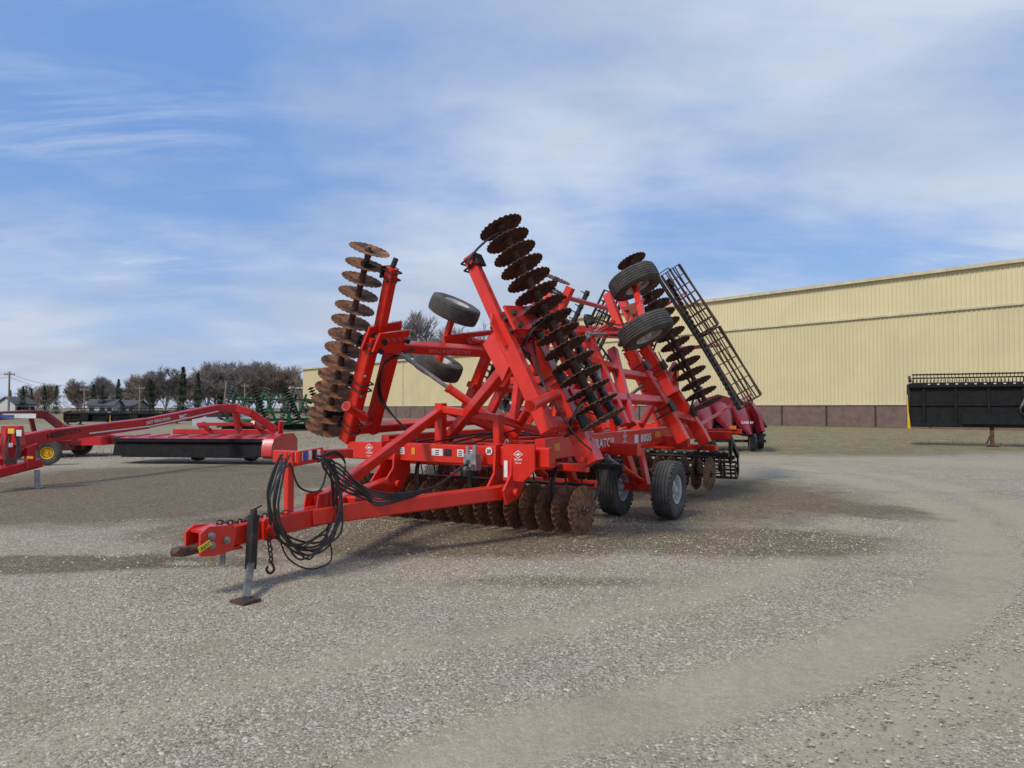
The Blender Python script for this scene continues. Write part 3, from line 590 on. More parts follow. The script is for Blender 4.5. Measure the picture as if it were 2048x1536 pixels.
for i in range(4): b.bar(pts[i],pts[i+1],.2,.26)
b.bar(at2(-20,890,22),at2(210,885,23.7),.3,.16); b.bar(at2(70,895,23.2),at2(150,893,23.4),1.0,.2); b.bar(at2(-40,872,21),at2(170,868,23.5),.14,.14); b.bar(at2(60,828,23),at2(75,890,23.3),.12,.12,up=AX); b.build('swing_tongue',DRED,M2)
b=MB(); b.prism([at2(-60,868,24),at2(110,862,24),at2(235,872,24),at2(235,888,24),at2(-60,892,24)],V((.2,1.6,0))); b.build('hood',MRED,M2)
for u,v in((95,930),(162,910),(28,919)):
    g=G(u,v); wheel(V((g.x,g.y,.34)),V((.35,-.93,0)),M2,sc=.82,rim=RIMY)
decal(at2(28,832,21.6),V((1,.2,0)),UP,1.2,.14,WHT,M2,'side_decal'); decal(at2(10,833,21.4),V((1,.2,0)),UP,.5,.1,BLU,M2,'side_decal')
# ================================================================= CORN HEAD (maroon)
CHd=thing('corn_head','dark maroon combine head with black wheels parked at the right rear of the big harrow','combine head',G(1460,893))
c0=D(1398,860,27.0); cx=V((1,-.12,0)).normalized(); cy=V((.12,1,0)).normalized()
def c(x,y,z): return V((c0.x,c0.y,0))+cx*x+cy*y+UP*z
b=MB()
for i,x in enumerate((.25,.95,1.65)):
    prof=[(-1.3,.75,.04),(-.8,.98,.16),(-.2,1.3,.3),(.5,1.62,.36),(1.2,1.8,.36)]
    vs=[];k=10
    for y,z,ww in prof:
        for j in range(k):
            t=math.pi*j/(k-1); vs.append(c(x+math.cos(t)*ww,y,z-.28*ww/.36+math.sin(t)*.42*ww/.36+(-.12 if i==2 else 0)))
    b.add(vs,[(r*k+j,r*k+j+1,(r+1)*k+j+1,(r+1)*k+j) for r in range(4) for j in range(k-1)])
b.prism([c(0,1.2,1.2),c(.2,1.2,1.9),c(.9,1.2,2.12),c(1.5,1.2,1.95),c(2.2,1.2,1.75),c(2.25,1.2,.8),c(0,1.2,.8)],cy*.3)
b.prism([c(2.1,-1.2,.75),c(2.1,-.6,1.35),c(2.1,.3,1.7),c(2.1,1.4,1.95),c(2.1,1.4,.8),c(2.1,-.6,.65)],cx*.12); b.build('snout_cover',DRED,CHd,smooth=50)
b=MB(); b.bar(c(0,.6,.75),c(2.2,.6,.75),1.4,.35)
for x in(.2,.9,1.6,2.1): b.bar(c(x,-1.1,.6),c(x,.5,.6),.2,.1)
b.tube([c(2.25,-.9,.9),c(2.25,-.1,1.2),c(2.25,.8,1.35)],.05,6); b.build('row_unit',BLKM,CHd)
for x,y in((1.85,-.5),(2.35,.6),(.3,.6)): wheel(c(x,y,.33),cx,CHd,sc=.78)
b=MB(); b.bar(c(-.2,-.2,.35),c(2.4,-.2,.35),.1,.1); b.build('trailer_frame',BLK,CHd)
text('CASE IH',c(1.62,-.45,1.05),cx,UP,.09,WHT,CHd,bold=.02,width=.42,off=.3)
# ================================================================= DRAPER HEADERS (black)
def draper(label,P0,P1,zb,zt,stand=True,group=None,detail=True):
    P0=V(P0);P1=V(P1); x=(P1-P0).normalized(); L=(P1-P0).length; y=V((-x.y,x.x,0)); hh=zt-zb
    t=thing('grain_header',label,'combine header',(P0+P1)/2,group); p=lambda a,b_,z: P0+x*a+y*b_+UP*z
    b=MB(); b.prism([p(0.1,.0,zb),p(.02,.0,zb+hh*.15),p(.0,.0,zb+hh*.6),p(.06,0,zb+hh*.74),p(.2,0,zb+hh*.8),p(L,0,zb+hh*.8),p(L,0,zb)],y*.08)
    b.bar(p(.05,-.1,zb+hh*.77),p(L,-.1,zb+hh*.77),.22,.2); b.bar(p(.1,-.05,zb+.06),p(L,-.05,zb+.06),.3,.16); b.bar(p(.05,-.06,zb+hh*.40),p(L,-.06,zb+hh*.40),.1,.06)
    n=int(L/1.15)
    for i in range(n):
        b.bar(p(.6+i*1.15,-.09,zb+.1),p(.6+i*1.15,-.09,zb+hh*.75),.1,.07,up=y)
        if detail: b.prism([p(.6+i*1.15,-.05,zb+hh*.75),p(.6+i*1.15,-.05,zb),p(.6+i*1.15,-.25,zb+.05),p(.6+i*1.15,-.12,zb+hh*.5)],x*.04)
    b.prism([p(L*.45,-.3,zb+hh*.1),p(L*.45,-.3,zb+hh*.66),p(L*.62,-.3,zb+hh*.66),p(L*.62,-.3,zb+hh*.1)],y*.4)
    b.prism([p(L*.2,-.2,zb+hh*.05),p(L*.2,-.2,zb+hh*.25),p(L*.42,-.2,zb+hh*.25),p(L*.42,-.2,zb+hh*.05)],y*.2)
    b.build('back_frame',BLKM,t)
    for xx in(.04,L-.02):
        b=MB(); b.prism([p(xx,-.08,zb-.02),p(xx,-.14,zb+hh*.3),p(xx,-.1,zb+hh*.68),p(xx,.1,zb+hh*.8),p(xx,.5,zb+hh*.78),p(xx,.9,zb+hh*.6),p(xx,1.9,zb+.12),p(xx,1.9,zb-.12),p(xx,.4,zb-.12)],x*.12); b.build('end_panel',BLKM,t)
    b=MB(); b.prism([p(-.03,-.16,zb-.1),p(-.03,-.18,zb+hh*.3),p(-.03,-.12,zb+hh*.6),p(.01,-.1,zb+hh*.6),p(.03,-.16,zb+hh*.3),p(.10,-.14,zb-.1)],y*.03); b.build('end_trim',YEL,t)
    b=MB(); ry,rz=.8,zb+hh*.70; b.cyl(p(.2,ry,rz),p(L-.1,ry,rz),.1,n=12)
    for k in range(6):
        tt=k*math.pi/3+.5; o_=y*math.cos(tt)*.55+UP*math.sin(tt)*.5; b.cyl(p(.2,ry,rz)+o_,p(L-.1,ry,rz)+o_,.03,n=6)
        if detail:
            for i in range(int(L/.13)): q0=p(.25+i*.13,ry,rz)+o_; b.cyl(q0,q0+V((0,0,1))*(.2 if math.sin(tt)>0 else -.2)-y*.07,.013,n=4)
        for i in range(int(L/2)+1): b.bar(p(.2+i*2,ry,rz),p(.2+i*2,ry,rz)+o_,.03,.03,up=x)
    b.bar(p(.1,-.05,zb+hh*.85),p(.1,.9,zb+hh*.95),.1,.1); b.bar(p(.2,.9,zt-.02),p(L,.9,zt-.02),.06,.06) ; b.build('reel',BLKM,t)
    if stand:
        for s_ in((.64,1.6) if detail else (.2,.8)):
            b=MB(); b.bar(p(L*s_*.48,0,.0),p(L*s_*.48,0,zb+.1),.14,.14,up=y); b.bar(p(L*s_*.48-.22,0,.03),p(L*s_*.48+.22,0,.03),.3,.05); b.bar(p(L*s_*.48-.2,0,.1),p(L*s_*.48,0,zb*.7),.06,.06,up=y); b.build('stand',RUSTD,t)
    if detail:
        for i in range(14): MB().box(p(.8+i*.33,-.215,zb+hh*.79),.08,.01,.04,x,y,UP).build('warning_decal',WHT,t)
        for i in range(3): MB().tube(spline([p(L*.43+.1*i,-.3,zb+hh*.6),p(L*.40,-.45,zb+hh*.3),p(L*.46,-.5,zb+hh*.15),p(L*.5,-.5,zb+hh*.4)],5),.025,6).build('hydraulic_hose',HOSE,t)
    return t
pA=D(1816,850,30.5)
draper('long black grain header with reel tines along its top, right of the yard',V((pA.x,pA.y,0)),V((pA.x+8.6,pA.y-4.6,0)),.80,3.05)
for i,(u0,u1,Y) in enumerate(((128,215,66),(222,318,64),(326,400,70))):
    a,b_=D(u0,830,Y),D(u1,830,Y); draper(['small distant black header, left one of the row behind the mower tongue','small distant black header, middle one of the row behind the mower tongue','small distant black header, right one of the row behind the mower tongue'][i],V((a.x,a.y,0)),V((b_.x,b_.y,0)),.3,1.3,detail=False)
CR=thing('parked_car','pale silver car parked far off, left of the green implements','car',G(458,862)); p0=G(458,862); p0=V((p0.x,p0.y,0))
SIL=mat('silver_paint',(.55,.57,.6),rough=.3,metal=.2)
b=MB(); prf=[(-2.1,.35),(-2.15,.8),(-1.4,.95),(-.8,1.42),(.7,1.45),(1.4,1.0),(2.1,.9),(2.15,.35)]; b.prism([p0+V((x,0,z)) for x,z in prf],V((0,1.75,0))); b.build('body',SIL,CR)
b=MB(); b.prism([p0+V((x,-.89,z)) for x,z in((-1.25,.97),(-.78,1.36),(.65,1.38),(1.2,1.0))],V((0,.02,0))); b.build('window',GLS,CR)
for x in(-1.35,1.35): wheel(p0+V((x,-.85,.33)),V((0,-1,0)),CR,sc=.78)
# ================================================================= WAREHOUSE
WH=thing('warehouse','long cream metal-sided warehouse with brown block base behind the machines','warehouse',V((30,65,0)))
P1=V((36.05,50,0)); wd=V((-.661,.750,0)).normalized(); wn=V((-.750,-.661,0)).normalized()
def wp(s,off,z): return P1+wd*s+wn*off+UP*z
s0,s1,s2=-18,53.0,115.3
def siding(sa,sb,z0,z1,off,m,name,pitch=.32):
    b=MB(); n=int((sb-sa)/pitch); pr=[]
    for i in range(n):
        s=sa+i*(sb-sa)/n; w=(sb-sa)/n; pr+=[(s,0),(s+w*.58,0),(s+w*.68,.055),(s+w*.9,.055)]
    pr.append((sb,0)); vs=[wp(s,off+o,z) for z in(z0,z1) for s,o in pr]; k=len(pr)
    b.add(vs,[(i,i+1,k+i+1,k+i) for i in range(k-1)]); return b.build(name,m,WH,smooth=0)
siding(s0,s2,1.8,8.9,0,SIDING,'wall_siding'); siding(s0,s1,8.96,11.9,.05,SIDING2,'upper_siding')
b=MB(); b.box(wp((s0+s2)/2,-.2,.9),s2-s0,.5,1.8,wd,wn,UP); b.build('block_base',BRK,WH)
b=MB()
for s in np.arange(s0,s2,4.0): b.box(wp(s,.06,.9),.14,.03,1.7,wd,wn,UP)
b.build('base_joint',BLKR,WH)
b=MB(); b.box(wp((s0+s1)/2,.14,8.93),s1-s0,.1,.14,wd,wn,UP); b.box(wp((s0+s1)/2,.2,11.98),s1-s0+.3,.4,.26,wd,wn,UP); b.box(wp((s1+s2)/2,.16,8.95),s2-s1,.4,.26,wd,wn,UP); b.box(wp((s0+s2)/2,.1,1.83),s2-s0,.1,.08,wd,wn,UP); b.build('roof_trim',TRIM,WH)
b=MB(); b.add([wp(s0,0,12.05),wp(s1,0,12.05),wp(s1,-45,13),wp(s0,-45,13)],[(0,1,2,3)]); b.add([wp(s1,0,9.0),wp(s2,0,9.0),wp(s2,-45,10.2),wp(s1,-45,10.2)],[(0,1,2,3)]); b.build('roof',ROOF,WH,smooth=0)
b=MB(); b.add([wp(s1,0,8.9),wp(s1,-45,8.9),wp(s1,-45,13),wp(s1,0,12.05)],[(0,1,2,3)]); b.add([wp(s2,-.03,0),wp(s2,-45,0),wp(s2,-45,10.2),wp(s2,-.03,9)],[(0,1,2,3)]); b.build('end_wall',SIDING,WH,smooth=0)
for s in(58.,80.,102.): MB().box(wp(s,.08,5.3),.12,.1,7.1,wd,wn,UP).build('downspout',TRIM,WH)
BB=thing('brick_building','small brown brick building past the left end of the warehouse','building',D(590,826,150))
b=MB(); a0=D(574,822,150);a1=D(640,822,150); b.box(V(((a0.x+a1.x)/2,154,2.8)),a1.x-a0.x,8,5.6); b.build('wall',BRK,BB)
b=MB(); b.box(V(((a0.x+a1.x)/2,154,5.75)),a1.x-a0.x+.4,8.4,.3); b.build('roof',TRIM,BB)
b=MB(); b.box(V((a0.x+1.8,149.95,1.4)),1.5,.12,2.4); b.build('door',HWALL,BB)
# ================================================================= HOUSES, POLES
def house(label,u,Y,w,dp,h,rh,mw,yaw=0):
    p=D(u,830,Y); p=V((p.x,p.y,0)); t=thing('house',label,'house',p); x=V((math.cos(yaw),math.sin(yaw),0)); y=V((-x.y,x.x,0))
    P=lambda a,b_,z: p+x*a+y*b_+UP*z
    b=MB(); b.box(P(0,0,h/2),w,dp,h,x,y,UP); b.prism([P(-w/2+.05,-dp/2,h),P(-w/2+.05,dp/2,h),P(-w/2+.05,0,h+rh-.1)],x*.1); b.prism([P(w/2-.05,-dp/2,h),P(w/2-.05,dp/2,h),P(w/2-.05,0,h+rh-.1)],x*.1); b.build('wall',mw,t)
    b=MB()
    for s in(-1,1): b.prism([P(0,s*(dp/2+.4),h-.25),P(0,0,h+rh),P(0,0,h+rh+.2),P(0,s*(dp/2+.4),h-.05)],x*(w+.8))
    rf=b.build('roof',HROOF,t); MB().box(P(w*.2,.3,h+rh*.9),.6,.6,1.4,x,y,UP).build('chimney',BRK,rf)
    for a in(-w*.33,w*.08,w*.36):
        f=MB().box(P(a,-dp/2-.03,h*.55),1.2,.08,1.1,x,y,UP).build('window',HWALLW,t); MB().box(P(a,-dp/2-.09,h*.55),1.0,.04,.9,x,y,UP).build('pane',GLS,f)
    MB().box(P(-w*.12,-dp/2-.04,1.05),.95,.08,2.1,x,y,UP).build('door',HWALLW,t)
house('small pale house with dark roof, leftmost of the distant houses',32,170,4.8,6,2.5,1.5,HWALLW,R(70))
house('low grey-blue house with wide dark roof among the distant trees',210,160,5.4,5,2.2,1.1,HWALL,R(8))
house('tan low house at the right of the distant houses',258,168,6,5,2.1,1.1,HWALLT,R(-6))
def pole(label,u,Y,ztop,arm=1.2,lean=0):
    p=D(u,830,Y); p=V((p.x,p.y,0)); t=thing('utility_pole',label,'utility pole',p)
    MB().cyl(p,p+V((lean,0,ztop)),.17,.12,n=10).build('pole',WOOD,t)
    if arm:
        top=p+V((lean,0,ztop)); b=MB(); b.bar(top+V((-arm,0,-.5)),top+V((arm,0,-.5)),.14,.16); b.build('crossarm',WOOD,t)
        for k in(-.9,-.4,.4,.9): MB().cyl(top+V((arm*k,0,-.42)),top+V((arm*k,0,-.2)),.07).build('insulator',GREY,t)
    return p+V((lean,0,ztop))
pt=[pole('tall utility pole with crossarm at the far left edge',17,110,7.2,.8),pole('leaning utility pole rising behind the mower',446,115,5.9,.0,.5),pole('thin utility pole standing between the houses and the mower pole',279,130,5.6,.9),pole('utility pole in front of the left tree line',168,125,5.2,.8),pole('short thin pole just right of the leaning utility pole',489,135,6.2,.7)]
for k,z in((0,-.3),(1,-.9)):
    b=MB()
    A=[pt[0]+V((-60,30,0)),pt[0],pt[3]+V((0,0,1)),pt[2]+V((0,0,.8)),pt[4]+V((0,0,.6)),V((-20,140,7))]
    for i in range(len(A)-1):
        pts=[A[i].lerp(A[i+1],t/6)+UP*(z-1.0*4*(t/6)*(1-t/6)) for t in range(7)]; b.tube(pts,.02,4)
    tag(b.build('power_line',BLK),['upper power line strung along the utility poles','lower power line strung along the utility poles'][k],'power line')
# ================================================================= TREES
def bare_tree(seed,h=10,mt=TWIG,spread=.5,tw_r=.022):
    rnd=random.Random(seed); tr=MB(); tw=MB()
    def seg(B,p,q,r0,r1):
        d=(q-p).normalized(); x=d.orthogonal().normalized(); y=d.cross(x); k=4 if B is tr else 3
        vs=[p+(x*math.cos(t)+y*math.sin(t))*r0 for t in [2*math.pi*i/k for i in range(k)]]+[q+(x*math.cos(t)+y*math.sin(t))*r1 for t in [2*math.pi*i/k for i in range(k)]]
        B.add(vs,[(i,(i+1)%k,(i+1)%k+k,i+k) for i in range(k)])
    def grow(p,d,L,r,lev):
        n=3; q=p
        for i in range(n):
            d=(d+V((rnd.gauss(0,.12),rnd.gauss(0,.12),rnd.gauss(.04,.08)))).normalized(); q2=q+d*(L/n); seg(tr if lev<2 else tw,q,q2,r*(1-.25*i/n),r*(1-.25*(i+1)/n)); q=q2
            if lev<5 and (i>0 or lev==0):
                for _ in range(2 if lev<4 else 3):
                    a=rnd.uniform(0,6.28); e=V((math.cos(a),math.sin(a),rnd.uniform(.1,.7)))
                    grow(q,(d*(1-spread)+e*spread).normalized(),L*rnd.uniform(.5,.75),max(r*.55,tw_r*1.1),lev+1) if lev<4 else seg(tw,q,q+(d+e*.8).normalized()*L*.8,tw_r,tw_r*.6)
        if lev<4: grow(q,d,L*.7,r*.7,lev+1)
    grow(V((0,0,0)),V((0,0,1)),h*.36,h*.022,0)
    A=np.array(tw.v+tr.v); sc=h/A[:,2].max()
    for B in(tr,tw): B.v=[(x*sc,y*sc,z*sc) for x,y,z in B.v]
    t=thing('bare_tree','x','tree',(0,0,0)); tr.build('trunk',BARK,t,smooth=0,world=False); tw.build('crown',mt,t,smooth=0,world=False); return t
def conifer(seed,h=10,w=2.2):
    rnd=random.Random(seed); b=MB(); t=thing('conifer_tree','x','tree',(0,0,0)); MB().cyl((0,0,0),(0,0,h*.95),.16,.03,n=6).build('trunk',BARK,t)
    for i in range(2600):
        z=rnd.random()**1.25; rad=w*(1-z)*(.75+.35*math.sin(z*37+seed))+.12; a=rnd.uniform(0,6.283); rr=rad*rnd.uniform(.3,1)**.6*(.8+.35*math.sin(a*5+z*9)); zz=h*(.06+.94*z)-rr*.28
        c_=V((math.cos(a)*rr,math.sin(a)*rr,zz)); o=V((math.cos(a),math.sin(a),-.35)); s=rnd.uniform(.12,.3); sd=V((-o.y,o.x,rnd.uniform(-.4,.4)))
        b.add([c_-sd*s*.6,c_+sd*s*.6,c_+o*s*1.6],[(0,1,2)])
    b.build('crown',NEED,t,smooth=0,world=False); return t
protos=[bare_tree(1,10),bare_tree(2,10,TWIG2),bare_tree(3,10),bare_tree(5,10,TWIG2,.6)]
bigp=bare_tree(11,10,TWIG,.55,.017)
cons=[conifer(1),conifer(4,10,2.8)]
first=set()
def put(proto,u,Y,h,label,group,base=10,wsc=1,rot=None):
    p=D(u,830,Y); s=h/base; Mx=Matrix.Translation(V((p.x,p.y,0)))@Matrix.Rotation(random.random()*6.28 if rot is None else rot,4,'Z')@Matrix.Diagonal((s*wsc,s*wsc,s,1))
    if proto.name not in first: first.add(proto.name); proto.matrix_basis=Mx; o=proto
    else: o=copy_tree(proto,Mx)
    o['label']=label
    if group: o['group']=group
    elif 'group' in o: del o['group']
def hz(v,Y): return CH+(HZ-v)/F*Y
put(protos[0],826,168,hz(612,168),'big bare tree rising behind the warehouse roof between the harrow wings',None,wsc=.95,rot=1)
put(bigp,868,160,hz(634,160),'finer-twigged bare tree just right of the big one behind the warehouse roof',None,wsc=1.0,rot=3)
put(bigp,965,150,hz(640,150),'smaller bare tree top showing over the warehouse roof right of the tyres',None,wsc=.6,rot=2)
gl='bare grey trees of the distant tree line'; gc='dark conifers of the distant tree line'
tops=[(-10,795),(25,790),(60,775),(100,768),(140,766),(180,762),(210,758),(245,757),(285,752),(315,742),(345,738),(400,742),(430,730),(465,722),(500,728),(530,722),(560,730),(585,748),(610,758)]
for i,(u,v) in enumerate(tops):
    for k in range(3):
        Y=random.uniform(170,215)+k*12; put(protos[(i+k)%4],u+random.uniform(-18,18),Y,hz(v+random.uniform(-10,14),Y),'bare grey tree in the distant tree line left of the warehouse',gl,wsc=random.uniform(.9,1.3))
put(cons[0],365,165,hz(733,165),'tallest dark conifer, above the mower tongue in the distant tree line',None,wsc=1.1)
for u,v,k in((20,778,0),(45,772,1),(62,774,0),(88,770,1),(112,772,1),(186,768,0),(204,772,1),(236,760,0),(300,756,1),(395,748,1),(440,742,1)):
    put(cons[k],u,random.uniform(158,180),hz(v,168),'dark conifer in the distant tree line left of the warehouse',gc,wsc=random.uniform(.8,1.2))
b=MB()
for i in range(7000):
    u=random.uniform(-60,620); Y=random.uniform(175,200); p=D(u,830,Y); z=random.random()**1.5*hz(792,Y); c_=V((p.x,p.y,z)); s=random.uniform(.2,.7); a=random.uniform(0,6.28)
    o=V((math.cos(a),math.sin(a)*.3,random.uniform(-.2,1))); b.add([c_,c_+V((.1,0,0)),c_+o*s*2.2],[(0,1,2)])
tag(b.build('brush',TWIG2,smooth=0),'brown leafless brush filling the foot of the distant tree line','brush',kind='stuff')
# ================================================================= GROUND
def seg_dist(X,Y,pl):
    d=np.full(X.shape,1e9)
    for (x0,y0),(x1,y1) in zip(pl[:-1],pl[1:]):
        dx,dy=x1-x0,y1-y0; t=np.clip(((X-x0)*dx+(Y-y0)*dy)/(dx*dx+dy*dy),0,1); d=np.minimum(d,np.hypot(X-x0-t*dx,Y-y0-t*dy))
    return d
def gpl(pts):
    s=spline([G(u,v) for u,v in pts],6); return [(p.x,p.y) for p in s]
nr,na=420,420
rr=np.concatenate([[0.05],np.geomspace(.8,3500,nr-1)]); an=np.linspace(0,2*np.pi,na,endpoint=False)
RRg,AA=np.meshgrid(rr,an,indexing='ij'); X=RRg*np.cos(AA); Y=RRg*np.sin(AA)
T1=[(1480,915),(1640,945),(1800,985),(1925,1040),(1965,1110),(1900,1200),(1700,1300),(1400,1385),(1100,1450),(800,1560),(500,1700)]
tr1=seg_dist(X,Y,gpl(T1))
tr2=seg_dist(X,Y,gpl([(1560,925),(1800,955),(2000,1010),(2120,1100),(2100,1250),(1850,1400),(1600,1560)]))
tr3=seg_dist(X,Y,gpl([(1500,905),(1700,915),(2100,930)]))
track=np.maximum.reduce([np.exp(-(tr1/.36)**2),np.exp(-(tr2/.34)**2)*.85,np.exp(-(tr3/2.2)**2)*.7,np.exp(-((tr1-1.5)/.28)**2)*.6])
def blob(u,v,rx,ry,ang=0):
    g=G(u,v); c_,s_=math.cos(ang),math.sin(ang); dx,dy=X-g.x,Y-g.y; a=(dx*c_+dy*s_)/rx; b_=(-dx*s_+dy*c_)/ry; return np.exp(-(a*a+b_*b_)**1.5)
dirt=np.maximum.reduce([blob(1020,1075,2.8,1.1,R(8)),blob(1490,1080,1.7,1.0),blob(1600,1000,1.0,1.7)*.9,blob(1750,1020,1.0,1.2)*.6,blob(230,1000,3.2,2.8),blob(60,1125,1.7,.45)*.95,blob(290,1122,1.2,.35),blob(420,1120,.9,.28)*.9,blob(800,1030,3.4,2.0,R(30)),blob(450,950,5.5,3.5)*.9,blob(60,985,3.5,3.5)*.85,blob(1260,985,4.4,3.8,R(30))*.9,blob(760,1088,2.1,.6),blob(1650,900,6,4)*.6,blob(1100,1160,1.2,.3)*.5])  # dirt and wet spots, plus darker brown blobs beneath the harrow
grass=np.clip((Y-22)/8,0,1)*np.clip((X+2)/6,0,1)*.95; grass=np.maximum(grass,np.clip((Y-20)/10,0,1)*np.clip((-X-4)/4,0,1)*.4); grass=np.maximum(grass,np.clip((np.hypot(X,Y)-75)/20,0,1))
Z=-.025*np.exp(-(tr1/.3)**2)-.02*np.exp(-(tr2/.28)**2)+.012*np.exp(-((tr1-.55)/.15)**2)
Z+=(.012*np.sin(X*1.3+np.sin(Y*.9))*np.cos(Y*1.1+X*.3)+.006*np.sin(X*3.7+Y*2.1))*np.clip(1-np.hypot(X,Y)/60,0,1)
Z-=.015
vs=np.stack([X,Y,Z],-1).reshape(-1,3)
ii=np.arange(nr-1)[:,None]*na+np.arange(na)[None,:]; jj=np.arange(nr-1)[:,None]*na+(np.arange(na)[None,:]+1)%na
fc=np.stack([ii,ii+na,jj+na,jj],-1).reshape(-1,4)
me=bpy.data.meshes.new('ground'); me.vertices.add(len(vs)); me.vertices.foreach_set('co',vs.ravel()); me.loops.add(fc.size); me.loops.foreach_set('vertex_index',fc.ravel().astype(np.int32))
me.polygons.add(len(fc)); me.polygons.foreach_set('loop_start',np.arange(0,fc.size,4,dtype=np.int32)); me.update(calc_edges=True); me.validate()
ca=me.color_attributes.new('zones','FLOAT_COLOR','POINT'); ca.data.foreach_set('color',np.stack([track,dirt,grass,np.ones_like(track)],-1).reshape(-1).astype(np.float32)); me.shade_smooth()
go=bpy.data.objects.new('ground',me); COL.objects.link(go); go['kind']='structure'; go['label']='pale gravel yard with tyre tracks and brown dirt and darker patches'
def gravel_mat():
    m=bpy.data.materials.new('gravel_ground'); m.use_nodes=True; nt=m.node_tree; N=nt.nodes; L=nt.links; b=N['Principled BSDF']; b.inputs['Roughness'].default_value=.92; b.inputs['Specular IOR Level'].default_value=.12
    tc=N.new('ShaderNodeTexCoord'); P=tc.outputs['Object']
    def noise(sc,det=6,ro=.6,vec=P):
        n=N.new('ShaderNodeTexNoise'); n.inputs['Scale'].default_value=sc; n.inputs['Detail'].default_value=det; n.inputs['Roughness'].default_value=ro; L.new(vec,n.inputs['Vector']); return n.outputs['Fac']
    def rng(x,a,b_,c=0,d=1):
        r=N.new('ShaderNodeMapRange'); r.inputs[1].default_value=a; r.inputs[2].default_value=b_; r.inputs[3].default_value=c; r.inputs[4].default_value=d; L.new(x,r.inputs[0]); return r.outputs[0]
    def mth(op,x,y,z=None):
        n=N.new('ShaderNodeMath'); n.operation=op
        for i,k in enumerate((x,y)+((z,) if z is not None else ())):
            if isinstance(k,(int,float)): n.inputs[i].default_value=k
            else: L.new(k,n.inputs[i])
        return n.outputs[0]
    def mix(f,a,b_,bt='MIX'):
        n=N.new('ShaderNodeMix'); n.data_type='RGBA'; n.blend_type=bt
        for i,k in((0,f),(6,a),(7,b_)):
            if isinstance(k,tuple): n.inputs[i].default_value=(*k,1)
            elif isinstance(k,(int,float)): n.inputs[i].default_value=k
            else: L.new(k,n.inputs[i])
        return n.outputs[2]
    def vor(sc,feat='F1'):
        n=N.new('ShaderNodeTexVoronoi'); n.inputs['Scale'].default_value=sc; n.feature=feat; L.new(P,n.inputs['Vector']); return n
    at=N.new('ShaderNodeAttribute'); at.attribute_name='zones'; sp=N.new('ShaderNodeSeparateColor'); L.new(at.outputs['Color'],sp.inputs[0]); tr,di,gr=sp.outputs[0],sp.outputs[1],sp.outputs[2]
    v1=vor(62); v2=vor(135); s1=N.new('ShaderNodeSeparateColor'); L.new(v1.outputs['Color'],s1.inputs[0]); s2=N.new('ShaderNodeSeparateColor'); L.new(v2.outputs['Color'],s2.inputs[0])
    big=noise(.35,8,.7); mid=noise(2.2,8,.7); fine=noise(18,6,.7)
    fines=mix(rng(fine,.35,.68),(.27,.22,.145),(.40,.335,.235))
    stoneA=mix(rng(s1.outputs[0],.1,.9),(.2,.168,.118),(.60,.545,.43)); stoneB=mix(rng(s2.outputs[1],.1,.9),(.18,.15,.105),(.56,.50,.39))
    gravel=mix(mth('GREATER_THAN',s1.outputs[1],.5),stoneA,stoneB)
    cover=mth('MULTIPLY_ADD',mid,.9,mth('MULTIPLY',big,.9))
    cov=rng(cover,.72,1.08)
    keep=mth('GREATER_THAN',mth('ADD',s1.outputs[2],mth('MULTIPLY',cov,.8)),.75)
    base=mix(keep,fines,gravel); base=mix(rng(cov,0,1,0,.3),base,gravel)
    trf=rng(mth('MULTIPLY_ADD',tr,1.0,mth('MULTIPLY',mid,.6)),.4,1.05,0,.8)
    base=mix(trf,base,mix(rng(fine,.3,.7),(.35,.29,.2),(.44,.375,.27)))
    dm=rng(mth('MULTIPLY_ADD',di,1.0,mth('MULTIPLY',mid,.85)),.62,.98,0,.88)
    base=mix(dm,base,mix(rng(fine,.35,.65),(.085,.062,.036),(.22,.168,.105)))
    spk=mth('MULTIPLY',mth('GREATER_THAN',s1.outputs[0],.86),mth('MULTIPLY',dm,.6)); base=mix(spk,base,(.42,.36,.27))
    gm=rng(mth('MULTIPLY_ADD',gr,.95,mth('MULTIPLY',mid,.8)),.6,.95,0,.9)
    base=mix(gm,base,mix(rng(noise(1.2,8,.75),.35,.65),(.17,.14,.075),(.31,.26,.15)))
    damp=rng(big,.52,.68,1,.74); hv=N.new('ShaderNodeHueSaturation'); L.new(base,hv.inputs['Color']); L.new(damp,hv.inputs['Value'])
    L.new(hv.outputs[0],b.inputs['Base Color'])
    h=mth('ADD',mth('MULTIPLY',v1.outputs['Distance'],-.6),mth('MULTIPLY',v2.outputs['Distance'],-.3)); h=mth('MULTIPLY',h,rng(trf,0,1,1,.3)); h=mth('ADD',h,mth('MULTIPLY',mid,1.2))
    bp=N.new('ShaderNodeBump'); bp.inputs['Strength'].default_value=.7; bp.inputs['Distance'].default_value=.016; L.new(h,bp.inputs['Height']); L.new(bp.outputs[0],b.inputs['Normal']); return m
me.materials.append(gravel_mat())
